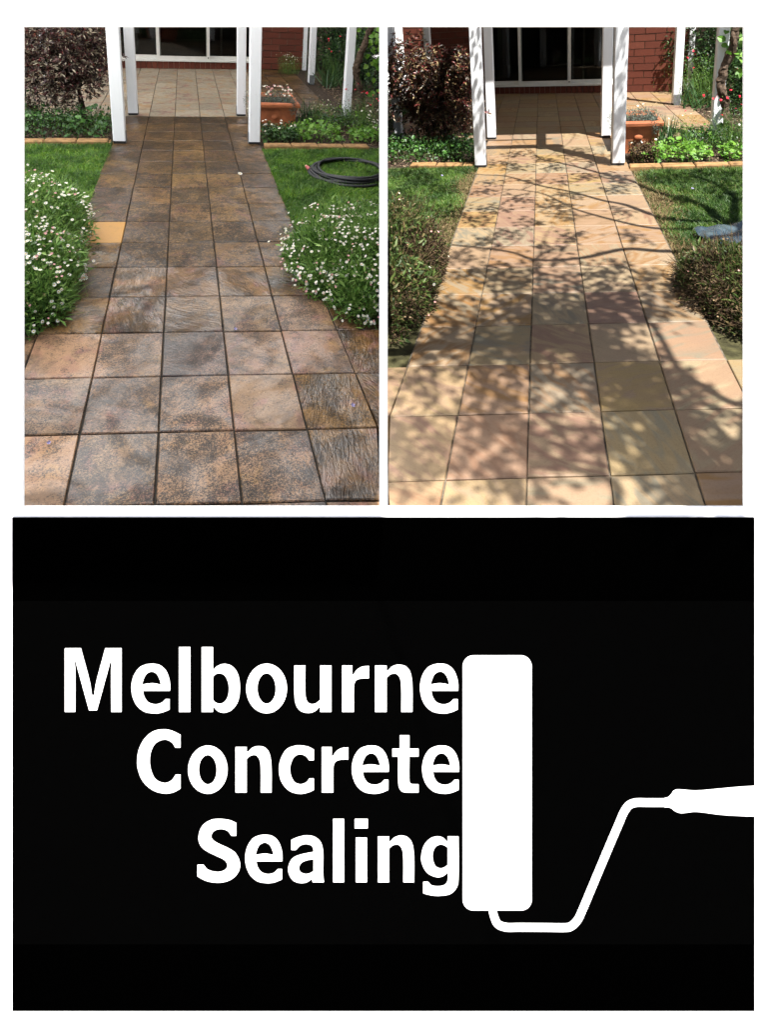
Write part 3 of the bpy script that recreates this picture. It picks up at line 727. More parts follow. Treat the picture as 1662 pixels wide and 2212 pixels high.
def lift(u, v, wv): return RIGHT.P((u, v, 0)) - drop * wv
tree = thing('tree', tuple(RIGHT.P((7.95, 4.5, 0))), 'spreading tree beside the right garden casting branch shadows', 'tree')
fork = lift(5.6, 7.0, 7.2)
tp = smoothline([RIGHT.P((7.95, 4.5, -.1)), RIGHT.P((7.95, 4.5, 2.5)), RIGHT.P((7.85, 4.55, 5)), fork], 5)
tv, tf = tube(tp, np.linspace(.13, .085, len(tp)), 10, 3, .05); part('trunk', tv, tf, M_BARK, tree, smooth=True)
BR = [([(5.5,7.6),(5.42,8.44),(5.23,9.17),(4.46,10.19),(3.96,11.0),(3.14,11.79),(2.17,12.72),(1.2,13.4)], .030, 15),
      ([(5.3,8.0),(4.8,8.2),(4.07,8.50),(3.43,9.26),(2.90,9.60),(2.04,10.31),(1.08,10.90),(.08,11.73),(-.9,11.98),(-2.2,12.6)], .022, 17),
      ([(5.4,7.4),(4.94,7.67),(3.87,7.79),(3.02,8.28),(2.04,9.10),(1.22,10.2),(.3,10.6)], .020, 18),
      ([(5.3,6.9),(3.96,6.59),(3.05,6.73),(2.07,6.36),(1.11,6.30),(.40,6.73),(-1.01,7.11),(-2.4,7.6)], .020, 19),
      ([(5.3,5.5),(4.4,2.6),(3.63,1.21),(3.43,1.70),(3.05,1.90),(2.86,2.36),(2.45,2.74),(2.03,3.11),(1.5,3.9)], .020, 22),
      ([(5.2,5.0),(4.2,1.8),(3.46,.71),(3.22,1.00),(2.82,1.50),(2.03,1.67),(1.43,1.76),(.94,2.09),(.2,2.6)], .020, 23),
      ([(5.0,4.6),(3.4,.9),(2.05,.40),(2.04,.89),(1.30,1.22),(.72,1.64),(.38,1.80),(-.11,1.97),(-.8,2.7)], .018, 24),
      ([(5.4,5.0),(4.6,3.0),(3.94,2.07),(3.49,2.43),(3.23,2.86),(3.09,3.81),(2.70,4.34),(1.8,4.7),(.8,4.9)], .018, 21),
      ([(5.6,7.6),(5.9,8.6),(6.2,9.6),(6.1,10.6),(5.7,11.6)], .03, 15),
      ([(5.7,7.4),(6.3,7.9),(6.9,8.8),(7.6,9.6)], .03, 15)]
bv = []; nodes = []
for pts, r0, wt in BR:
    n = len(pts); wl = np.linspace(7.8, wt * .62, n)
    L3 = smoothline([fork - np.array([0, 0, .05])] + [lift(p[0], p[1], wl[i] + rng.uniform(-.35, .35)) for i, p in enumerate(pts)], 5)
    nodes += list(L3[8:])
    tv, tf = tube(L3, np.linspace(r0 * 1.6, r0 * .5, len(L3)), 6, n, .06); part('branch', tv, tf, M_BARK, tree, smooth=True)
nodes = np.array(nodes)
BL = [(-.83,2.71,60),(.55,3.21,90),(.48,2.35,60),(.91,3.31,80),(1.43,3.87,110),(1.61,4.52,110),(2.32,4.49,90),(.70,4.55,70),(-.33,4.45,80),(.48,1.69,110),(-.58,3.36,60),(-.81,1.76,60),(-.56,1.51,80),(1.52,2.45,70),(2.56,4.48,90),(2.23,3.32,50),(2.54,2.29,60),(2.71,1.24,90),(1.96,1.29,60),(1.30,1.45,60),(2.94,2.73,60),(2.0,5.42,60),(1.11,5.80,80),(.48,5.40,70),(-.28,5.68,50),(-.56,1.28,60),
      (.26,14.06,60),(-.32,13.08,60),(1.52,12.52,60),(.58,9.87,60),(-.12,9.12,60),(1.45,9.35,70),(1.78,8.60,60),(.34,7.63,50),(-.53,8.43,60),(-.16,7.19,60),(2.65,11.60,60),(3.44,11.57,60),(-1.35,9.02,80),(-2.93,11.46,90),(-3.55,12.31,80),(-2.0,10.66,70),(5.64,11.45,90),(6.25,10.28,90),(-.27,17.16,50),(.29,17.49,50),(2.72,17.72,40),
      (-2.6,9.2,80),(-3.4,10.2,90),(-3.9,8.6,80),(-1.9,7.9,60),(5.0,11.2,80),(7.0,11.4,90),(6.8,9.2,80),(4.9,9.6,60),(.9,11.3,50),(3.2,10.4,50),(1.9,7.4,50),(3.3,7.3,50),(.2,5.9,50),(3.4,5.3,70),(1.3,13.4,50),(2.2,13.9,50),(3.0,12.9,50),(-.6,10.4,50),(.9,8.3,50),(-1.2,13.1,70),(-1.6,13.6,80),(-2.2,14.3,80),(3.45,13.1,60),(3.0,13.6,70),(2.4,14.3,70),(2.0,3.9,90),(1.1,4.2,70),(3.2,4.6,70),(.1,2.9,50),(.9,.9,60),(3.1,.9,60),(2.05,2.85,70),(2.55,2.95,60),(2.3,2.2,60),(2.95,2.6,60),(2.6,1.5,60),(3.3,2.0,60),(2.9,.7,60),(3.6,.6,60),(1.4,6.7,60),(2.6,5.9,60),(-.6,6.5,60),(3.3,8.9,50),(1.9,11.2,50),(2.15,3.1,80),(2.4,2.7,70),(2.75,2.2,80),(3.0,1.65,70),(3.25,1.0,80),(-.8,3.6,70),(-.1,3.75,70),(.5,3.6,80),(1.1,3.75,80),(1.7,3.55,80),(.3,12.6,60),(2.0,10.0,50),(-.4,11.2,50),(3.5,10.9,50)]
LB, LD, tw = [], [], []
for (u, v, r) in BL:
    near = v < 6; wv = (12.5 if near else 12.2) + rng.uniform(-1.2, 1.6) - (v > 9) * 1.2; cpt = lift(u, v, wv); R = r / 95 * (.14 if near else .125)
    j = np.argmin(((nodes - cpt) ** 2).sum(1)); mid = (nodes[j] + cpt) / 2 + rng.normal(0, .05, 3)
    tw.append(tube(smoothline([nodes[j], mid, cpt], 3), np.linspace(.007, .003, 7), 4))
    n = int((120 if near else 85) * (r / 70) ** 2); q = rng.normal(0, 1, (n, 3)) * np.array([R, R, R * .9]) * .8
    LB.append(cpt + q); LD.append(unit(q + rng.normal(0, .08, (n, 3)) + np.array([0, 0, -.02])))
tvv, tff = join(tw); part('twigs', tvv, tff, M_TWIG, tree)['kind'] = 'stuff'
LB, LD = np.concatenate(LB), np.concatenate(LD)
lv, lf = leaves(LB, LD, .060, .036, .15); part('foliage', lv, lf, M_TREELEAF, tree)['kind'] = 'stuff'

# ------------------------------------------------------------------ lawns
def lawn(G, poly, dens, m, label, hole=None, hmul=1.):
    P = np.array(poly, float); lo, hi = P.min(0), P.max(0)
    n = int(dens * (hi[0] - lo[0]) * (hi[1] - lo[1]))
    q = rng.uniform(lo, hi, (n, 2)); ok = np.zeros(n, bool); j = len(P) - 1
    for i in range(len(P)):
        a, b = P[i], P[j]
        cr = ((a[1] > q[:, 1]) != (b[1] > q[:, 1])) & (q[:, 0] < (b[0] - a[0]) * (q[:, 1] - a[1]) / (b[1] - a[1] + 1e-9) + a[0])
        ok ^= cr; j = i
    q = q[ok]
    if hole is not None: q = q[hole(q)]
    W = G.P(np.column_stack([q, np.full(len(q), -.08)])); k = len(W)
    fld = .5 + .5 * np.sin(q[:, 0] * 2.3 + 1.7 * np.sin(q[:, 1] * 1.9)) * np.sin(q[:, 1] * 2.7 + q[:, 0])
    d = unit(G.R[:, 2] + rng.normal(0, .28, (k, 3)))
    VF = clipped(G, blades(W, d, (rng.uniform(.026, .056, k) + (rng.random(k) < .03) * rng.uniform(.01, .05, k)) * hmul * (.7 + .6 * fld), rng.uniform(.0030, .0052, k), rng.uniform(.1, .9, k)), 5)
    o = solo('lawn_grass', VF[0], VF[1], m); stuff(o); tag(o, label, 'grass'); return o
rag = lambda s0: (lambda q: rng.random(len(q)) < np.clip((np.abs(q[:, 0] - s0) - .04) * 5, .1, 1))
lawn(LEFT, [(-5.2, 5.0), (-.985, 5.0), (-.985, 12.58), (-6.0, 12.58)], 4000, M_GRASS, 'lush green lawn left of the wet stained path')
lawn(LEFT, [(3.985, 5.0), (6.6, 5.0), (9.6, 12.2), (3.985, 12.2)], 4000, M_GRASS, 'lush green lawn with the coiled hose, right of the wet path')
dryL = lambda q: rng.random(len(q)) < np.clip((-1.05 - q[:, 0]) * 1.6 - .15 + .35 * np.sin(q[:, 1] * 2.1), .06, 1)
sheeted = lambda q: (q[:, 0] > 4.66) & (q[:, 1] > 5.6) & (q[:, 1] < 7.5)
dryR = lambda q: ~sheeted(q) & (rng.random(len(q)) < np.clip((q[:, 0] - 4.15) * 1.15 - .1 + .35 * np.sin(q[:, 1] * 1.7 + 1), .05, 1))
lawn(RIGHT, [(-6.0, 5.0), (-1.04, 5.0), (-1.04, 12.75), (-6.6, 12.75)], 3800, M_GRASSR, 'patchy green lawn left of the clean sunlit path', dryL)
lawn(RIGHT, [(4.04, 5.0), (6.6, 5.0), (9.6, 12.2), (4.04, 12.2)], 3800, M_GRASSR, 'patchy green lawn right of the clean sunlit path', dryR)
inv = lambda fn: (lambda q: ~fn(q) & ~(sheeted(q) & (q[:, 0] > 0)) & (rng.random(len(q)) < .9))
lawn(RIGHT, [(-2.0, 5.2), (-1.04, 5.2), (-1.04, 12.7), (-2.0, 12.7)], 2200, M_STRAW, 'dry straw-coloured grass edging the left side of the clean path', inv(dryL), .7)
lawn(RIGHT, [(4.04, 5.2), (5.3, 5.2), (5.3, 12.3), (4.04, 12.3)], 2200, M_STRAW, 'dry straw-coloured grass edging the right side of the clean path', inv(dryR), .7)

# ------------------------------------------------------------------ edging bricks
def edging(G, u0, u1, v, label, sgn):
    e = thing('brick_edging', tuple(G.P((u0, v, 0))), label, 'edging')
    x = u0
    while x < u1:
        L = .98; a, b = x + .015, min(x + L - .015, u1)
        V, Fc = cbox(a, b, v - .16, v + .16, -.10, .10 + rng.uniform(-.02, .02), .03)
        V[:, 1] += rng.uniform(-.02, .02); V = G.P(V)
        if side_ok(G, V, len(V))[0]: part('brick', V, Fc, M_EDGE, e)
        x += L
edging(LEFT, -6.0, -1.03, 12.70, 'low row of tan edging bricks under the purple shrub by the wet path', -1)
edging(LEFT, 4.1, 9.6, 12.36, 'low row of tan edging bricks behind the coiled hose', 1)
edging(RIGHT, -5.5, -1.05, 12.86, 'low row of tan edging bricks under the purple shrub by the clean path', -1)
edging(RIGHT, 3.98, 9.6, 12.38, 'low row of tan edging bricks right of the clean path', 1)

# ------------------------------------------------------------------ plants
def cloud(G, c, r, n, shell=.5, lump=.15, low=-1.):
    """points through an uneven ellipsoid: centre in tile coordinates, radii in metres; returns world points and outward directions"""
    d = unit(rng.normal(0, 1, (int(n * 1.6), 3))); d = d[d[:, 2] > low][:n]
    ph = rng.uniform(0, 6, 3)
    k = 1 + lump * (np.sin(d[:, 0] * 5 + ph[0]) * np.sin(d[:, 1] * 5 + ph[1]) + np.sin(d[:, 2] * 6 + ph[2] + d[:, 0] * 3)) * .7
    rad = (shell + (1 - shell) * rng.random(len(d)) ** .6) * k
    q = d * np.asarray(r) * rad[:, None]
    return G.P(c) + q @ G.R.T, d @ G.R.T
def lowest(G, W, w=.0):
    """keep points above the garden's ground"""
    h = (W - G.o) @ (G.u / np.linalg.norm(G.u)); return h > w
def many(G, blobs, n, shell, lump=.15, low=-.4):
    tot = sum(b[2] for b in blobs); A, B = [], []
    for c, r, wgt in blobs:
        p, d = cloud(G, c, r, int(n * wgt / tot), shell, lump, low); A.append(p); B.append(d)
    A, B = np.concatenate(A), np.concatenate(B); ok = lowest(G, A, .005); return A[ok], B[ok]
def flower_mesh(name, petal, eye, n=11, cup=.15):
    V = [(0, 0, .0)]; Fc = []; mi = []
    for i in range(n):
        for dt, r in ((-.5, .42), (-.36, .95), (0, 1.06), (.36, .95)):
            t = 2 * math.pi * (i + dt * .86) / n; V.append((r * math.cos(t), r * math.sin(t), cup * r * r))
        b = 1 + 4 * i; Fc += [(0, b, b + 1, b + 2), (0, b + 2, b + 3, 1 + 4 * ((i + 1) % n))]; mi += [0, 0]
    s = len(V); V += [(.36 * math.cos(2 * math.pi * i / 7), .36 * math.sin(2 * math.pi * i / 7), .10) for i in range(7)] + [(0, 0, .24)]
    Fc += [(s + i, s + (i + 1) % 7, s + 7) for i in range(7)]; mi += [1] * 7
    return mesh(name, V, Fc, [petal, eye], mi)
DAISY = flower_mesh('daisy', M_WHITE, M_YELLOW); DAISYP = flower_mesh('daisy_pink', M_PINK, M_YELLOW, 10, .5); DAISYD = flower_mesh('daisy_spent', M_DRYHEAD, M_DRYHEAD, 8, .8)
REDF = flower_mesh('red_flower', M_RED, M_RED, 4, -.3); MAUVEF = flower_mesh('mauve_flower', M_MAUVE, M_MAUVE, 5, .8)
def put(name, me, parent, pos, z, size):
    return obj(name, me, parent, mat4=Matrix.Translation(Vector(pos - BASE[parent.name])) @ rot_to(z, rng.uniform(0, 6), size))
def bush_flowers(G, th, blobs, n, size, kinds, up=.55, shell=.98, reach=1.08, low=-.25, stems=True, cam=.0):
    """flowers standing just outside the foliage; each a part"""
    A, B = [], []
    tot = sum(b[2] for b in blobs)
    for c, r, wgt in blobs:
        p, d = cloud(G, c, np.asarray(r) * reach, int(n * wgt / tot) + 1, shell, .15, low); A.append(p); B.append(d)
    A, B = np.concatenate(A), np.concatenate(B)
    clump = np.sin(A[:, 0] * 17 + 2 * np.sin(A[:, 1] * 9)) + np.sin(A[:, 1] * 14 + A[:, 2] * 21) + rng.normal(0, .8, len(A))
    ok = lowest(G, A, .03) & side_ok(G, A, 1) & (clump > -.55)
    for c, r, wgt in blobs:                                   # none buried inside another lobe
        q = ((A - G.P(c)) @ G.R) / np.asarray(r); ok &= (q ** 2).sum(1) > .86
    A, B = A[ok], B[ok]
    st = []; rest = []; far = ((A - np.array([0, 0, CAMZ])) ** 2).sum(1).argsort(); A, B = A[far], B[far]; num = 0
    A = A + B * (rng.exponential(.022, (len(A), 1)) * (rng.random((len(A), 1)) < .3))
    for p, d in zip(A, B):
        z = unit(d * (1 - up) + G.R[:, 2] * up + rng.normal(0, .28, 3) + np.array([.05, -cam, .1]))
        k = rng.choice(len(kinds), p=[q[1] for q in kinds]); me, _, sc = kinds[k]
        if num < 300: put('flower', me, th, p, z, size * sc * rng.uniform(.75, 1.15))
        else: rest.append((me, p, z, size * sc * rng.uniform(.75, 1.15)))
        num += 1; st.append((p, z))
    if rest:
        VV, FF, MI, n0 = [], [], [], 0; ml = [M_WHITE, M_YELLOW, M_PINK, M_DRYHEAD]
        for me, p, z, sz in rest:
            Mx = np.array(rot_to(z, rng.uniform(0, 6), sz))[:3, :3]; co = np.array([v.co for v in me.vertices]) @ Mx.T + p
            VV.append(co)
            for pl in me.polygons: FF.append(tuple(i + n0 for i in pl.vertices)); MI.append(ml.index(me.materials[pl.material_index]))
            n0 += len(co)
        part('flowers', np.concatenate(VV), FF, ml, th, MI)['kind'] = 'stuff'
    if stems and len(st):
        P = np.array([s[0] for s in st]); Z = np.array([s[1] for s in st]); n = len(P)
        d = unit(Z * .6 + G.R[:, 2] * .3 + rng.normal(0, .2, (n, 3))); ln = rng.uniform(.06, .13, n)
        VF = blades(P - d * ln[:, None], d, ln * 1.02, .0022, .0); o = part('flower_stalks', VF[0], VF[1], M_STEM, th); o['kind'] = 'stuff'
    return len(A)
def daisy_bush(G, name, label, blobs, nleaf, nflow, m, kinds, brown=None, fsize=.0088):
    th = thing(name, tuple(G.P((blobs[0][0][0], blobs[0][0][1], 0))), label, 'bush')
    lf = 1. if brown is None else .72
    A, B = many(G, blobs, nleaf, .72); k = len(A)
    d = unit(B * .7 + G.R[:, 2] * .45 + rng.normal(0, .45, (k, 3)))
    VF = clipped(G, leaves(A, d, rng.uniform(.022, .048, k) * lf, rng.uniform(.005, .010, k) * lf, .2), 4)
    part('foliage', VF[0], VF[1], m, th)['kind'] = 'stuff'
    A, B = many(G, blobs, nleaf // 2, .35); k = len(A)           # inner growth
    VF = clipped(G, leaves(A, unit(B * .4 + rng.normal(0, .6, (k, 3))), rng.uniform(.04, .07, k), .016, .2), 4)
    part('inner_foliage', VF[0], VF[1], m, th)['kind'] = 'stuff'
    A, B = many(G, blobs, nleaf // 5, .85, .15, -.1); k = len(A)   # wiry shoots standing out
    VF = clipped(G, blades(A, unit(B + G.R[:, 2] * .5 + rng.normal(0, .3, (k, 3))), rng.uniform(.05, .13, k), .0026, rng.uniform(0, .7, k)), 5)
    part('shoots', VF[0], VF[1], M_STEM if brown is None else M_BROWNLEAF, th)['kind'] = 'stuff'
    if brown:
        A, B = many(G, brown, nleaf // 2, .55); k = len(A)
        VF = clipped(G, leaves(A, unit(B * .6 + rng.normal(0, .6, (k, 3))), rng.uniform(.018, .036, k), rng.uniform(.006, .011, k), .3), 4)
        part('dried_foliage', VF[0], VF[1], M_BROWNLEAF, th)['kind'] = 'stuff'
    bush_flowers(G, th, blobs, nflow, fsize, kinds, cam=.35, reach=1.10, shell=.93)
    return th
FK = [(DAISY, .80, 1.), (DAISYP, .14, .85), (DAISYD, .06, .7)]
daisy_bush(LEFT, 'daisy_bush', 'dense daisy bush in full white flower spilling over left edge of wet path',
           [((-1.95, 5.6, .35), (.40, .58, .30), 3), ((-1.45, 4.3, .25), (.27, .36, .28), 2), ((-1.15, 3.55, .15), (.17, .22, .22), 1), ((-2.9, 6.0, .3), (.40, .45, .31), 2), ((-1.9, 3.9, .2), (.34, .4, .30), 2), ((-1.7, 6.7, .2), (.24, .34, .26), 1), ((-3.0, 5.0, .3), (.3, .4, .33), 1)], 28000, 3600, M_DAISYLEAF, FK)
daisy_bush(LEFT, 'daisy_bush', 'dense white daisy bush below the hose, spilling over right edge of wet path',
           [((4.6, 4.9, .2), (.33, .44, .22), 3), ((5.3, 4.5, .25), (.36, .52, .24), 3), ((4.75, 3.75, .12), (.20, .26, .20), 1.4), ((5.9, 5.0, .3), (.36, .5, .28), 2), ((4.25, 4.3, .1), (.16, .22, .16), .8), ((4.9, 5.9, .2), (.26, .3, .22), 1)], 27000, 3000, M_DAISYLEAF, FK)
FR = [(DAISY, .34, .9), (DAISYP, .2, .8), (DAISYD, .46, .75)]
FD = [(DAISY, .12, .7), (DAISYP, .1, .7), (DAISYD, .78, .7)]
daisy_bush(RIGHT, 'daisy_bush', 'browning daisy bush with sparse flowers left of clean path',
           [((-2.2, 6.1, .35), (.36, .50, .33), 3), ((-1.75, 4.8, .2), (.26, .4, .26), 2), ((-2.9, 6.3, .35), (.4, .5, .34), 2), ((-2.3, 4.3, .1), (.34, .4, .24), 2)], 26000, 330, M_DAISYLEAFR, FR,
           [((-1.35, 5.7, .3), (.15, .36, .24), 2), ((-1.4, 4.5, .15), (.15, .25, .18), 1), ((-1.8, 3.9, .05), (.16, .2, .14), 1)])
daisy_bush(RIGHT, 'daisy_bush', 'withered brown daisy bush right of clean path, before the plastic sheet',
           [((4.75, 5.0, .1), (.28, .40, .19), 3), ((5.5, 4.7, .1), (.36, .48, .20), 3), ((4.9, 4.1, .05), (.22, .32, .16), 2)], 20000, 90, M_DAISYLEAFR, FD,
           [((4.45, 4.8, .12), (.22, .40, .18), 3), ((4.8, 4.1, .05), (.24, .32, .17), 2), ((5.5, 4.2, .1), (.34, .45, .19), 2)])

def shrub(G, label, foot, crown, nwh, m, tip, seed):
    th = thing('purple_shrub', tuple(G.P((foot[0], foot[1], -.05))), label, 'shrub')
    up = G.R[:, 2]
    p0 = G.P((foot[0], foot[1], -.08)); p1 = G.P((foot[0] - .08, foot[1] + .05, .8)); p2 = G.P((foot[0] - .25, foot[1], 1.6))
    tv, tf = tube(smoothline([p0, p1, p2], 5), np.linspace(.034, .022, 11), 8, seed, .08); part('trunk', tv, tf, M_TWIG, th, smooth=True)
    A, B = many(G, crown, nwh, .25, .18, -1.); ok = side_ok(G, A, 1); A, B = A[ok], B[ok]; ok = lowest(G, A, .12); A, B = A[ok], B[ok]
    tw = []
    for i in rng.choice(len(A), 60, replace=False):
        t = rng.uniform(.2, 1); s = p1 * (1 - t) + p2 * t
        tw.append(tube(smoothline([s, s * .45 + A[i] * .55 + up * .04 + rng.normal(0, .03, 3), A[i]], 3), np.linspace(.009, .003, 7), 4))
    tv, tf = join(tw); o = part('branches', tv, tf, M_TWIG, th); o['kind'] = 'stuff'
    n = len(A); L = 8
    ax = unit(B * .5 + up * .6 + rng.normal(0, .35, (n, 3)))
    e1 = unit(np.cross(ax, rng.normal(0, 1, (n, 3)))); e2 = np.cross(ax, e1)
    base, dd = [], []
    for j in range(L):
        t = 2 * math.pi * j / L + rng.uniform(0, .6, (n, 1)); f = rng.uniform(.15, .9, (n, 1))
        dd.append(e1 * np.cos(t) + e2 * np.sin(t) + ax * f); base.append(A + ax * rng.uniform(-.02, .012, (n, 1)))
    base, dd = np.concatenate(base), np.concatenate(dd); k = len(base)
    VF = clipped(G, leaves(base, dd, rng.uniform(.038, .070, k), rng.uniform(.013, .023, k), .22, .1), 4)
    part('foliage', VF[0], VF[1], m, th)['kind'] = 'stuff'
    q = rng.random(n) < tip; A2, ax2 = A[q], ax[q]; k = len(A2)       # red young tips
    bb = np.repeat(A2, 4, 0); dd = unit(np.repeat(ax2, 4, 0) + rng.normal(0, .3, (k * 4, 3)))
    VF = clipped(G, leaves(bb, dd, rng.uniform(.022, .04, k * 4), .007, .2), 4)
    part('young_shoots', VF[0], VF[1], M_REDTIP, th)['kind'] = 'stuff'
M_REDTIP = leafmat('red_young_leaf', [(0, (.13, .014, .020, 1)), (1, (.34, .045, .055, 1))], .4, .4, .2)
shrub(LEFT, 'tall purple-leaved shrub standing left of the wet path', (-2.3, 15.5), [((-2.7, 15.3, 3.2), (.48, .42, .48), 3), ((-2.5, 15.3, 1.9), (.46, .40, .40), 2), ((-3.7, 15.4, 2.2), (.42, .4, .55), 2.4), ((-1.7, 15.2, 2.9), (.25, .3, .42), 1.2)], 2000, M_PHOT, .45, 1)
shrub(RIGHT, 'purple-leaved shrub with red tips left of the clean sunlit path', (-2.6, 15.3), [((-3.0, 15.2, 2.5), (.50, .42, .46), 3), ((-2.6, 15.2, 1.5), (.46, .38, .38), 2), ((-4.3, 15.3, 2.9), (.44, .4, .55), 2.4), ((-1.95, 15.1, 3.1), (.20, .25, .28), .9)], 2200, M_PHOTR, .7, 2)

def bigleaf(name, m):
    V = [(0, 0, 0), (.30, .18, .05), (.42, .45, .06), (.26, .78, .0), (0, 1.0, -.10), (-.26, .78, .0), (-.42, .45, .06), (-.30, .18, .05), (0, .45, -.02)]
    return mesh(name, V, [(8, 0, 1), (8, 1, 2), (8, 2, 3), (8, 3, 4), (8, 4, 5), (8, 5, 6), (8, 6, 7), (8, 7, 0)], m)
LEAFD, LEAFL = bigleaf('leaf_dark', M_DARK1), bigleaf('leaf_lime', M_LIME1)
def leafy(G, name, label, region, n, size, me, wmax, tilt=.5, fill=None, fn=0, cat='plant', flowers=None, nf=0):
    """low clump of broad leaves; each broad leaf a part, the smaller growth under them joined"""
    (u0, u1, v0, v1) = region
    th = thing(name, tuple(G.P(((u0 + u1) / 2, (v0 + v1) / 2, -.05))), label, cat)
    for _ in range(n):
        t = rng.random(2); w = rng.uniform(.12, wmax) * (.55 + .45 * math.sin(math.pi * t[0]))
        p = G.P((u0 + (u1 - u0) * t[0], v0 + (v1 - v0) * t[1], w))
        if not side_ok(G, p[None], 1)[0]: continue
        z = unit(G.R[:, 2] + rng.normal(0, tilt, 3) - G.R[:, 1] * .35)
        put('leaf', me, th, p, z, size * rng.uniform(.65, 1.15))
    if fn:
        q = np.column_stack([rng.uniform(u0, u1, fn), rng.uniform(v0, v1, fn), rng.uniform(0, wmax * .9, fn)])
        A = G.P(q); d = unit(G.R[:, 2] * .6 + rng.normal(0, .7, (fn, 3)))
        VF = clipped(G, leaves(A, d, rng.uniform(.02, .04, fn), rng.uniform(.012, .022, fn), .15), 4)
        part('small_leaves', VF[0], VF[1], fill, th)['kind'] = 'stuff'
    ns = 40
    q = np.column_stack([rng.uniform(u0, u1, ns), rng.uniform(v0, v1, ns), np.full(ns, -.05)])
    VF = clipped(G, blades(G.P(q), unit(G.R[:, 2] + rng.normal(0, .2, (ns, 3))), wmax * T * .9, .004, rng.uniform(0, .4, ns)), 5)
    part('stalks', VF[0], VF[1], M_STEM, th)['kind'] = 'stuff'
    for _ in range(nf):
        p = G.P((rng.uniform(u0, u1), rng.uniform(v0, v1), rng.uniform(wmax * .6, wmax * 1.25)))
        put('flower', flowers, th, p, unit(G.R[:, 2] + rng.normal(0, .4, 3) - G.R[:, 1] * .5), rng.uniform(.011, .016))
    return th
def bed_plants(G):
    left = G.side == 'left'; w = 'wet' if left else 'clean'
    e = -4.9 if left else -5.0
    leafy(G, 'ground_cover', 'dark green ground cover under the purple shrub, beside the %s path' % w, (e, -2.3, 13.05, 15.8), 90, .055, LEAFD, .75, .6, M_IVY, 2600)
    leafy(G, 'ground_cover', 'round-leaved dark green plant at the foot of the %s' % ('left front post, wet path' if left else 'left front post, clean path'), (-2.4, -1.15, 13.0, 14.9), 75, .062, LEAFD, .8, .6, M_IVY, 900)
    k = -.55 if not left else 0
    leafy(G, 'low_plant', ('daisy-dotted low plant' if left else 'wilted low plant') + ' before the terracotta planter by the %s path' % w, (4.15, 5.5 + k, 12.75, 13.75), 34 if left else 16, .06, LEAFL if not left else LEAFD, .55, .5, M_IVY if left else M_BROWNLEAF, 1300, flowers=DAISY, nf=16 if left else 3)
    leafy(G, 'lime_leaf_plant', 'lime green broad-leaved plant by the terracotta planter, %s path' % w, (5.35 + k, 7.2 + k, 12.75, 13.9), 140, .062, LEAFL, .62, .5, M_LIME, 500)
    leafy(G, 'lime_leaf_plant', 'lime green broad-leaved plant at the far right of the bed, %s path' % w, (7.5 + k, 9.2 + k, 12.75, 13.6), 90, .06, LEAFL, .5, .5, M_LIME, 500)
    leafy(G, 'leafy_plant', 'low dark leafy plant behind the lime leaves at right, %s path' % w, (6.7 + k, 9.0 + k, 13.9, 15.9), 40, .05, LEAFL, .6, .6, M_IVY, 1500)
for G in (LEFT, RIGHT): bed_plants(G)

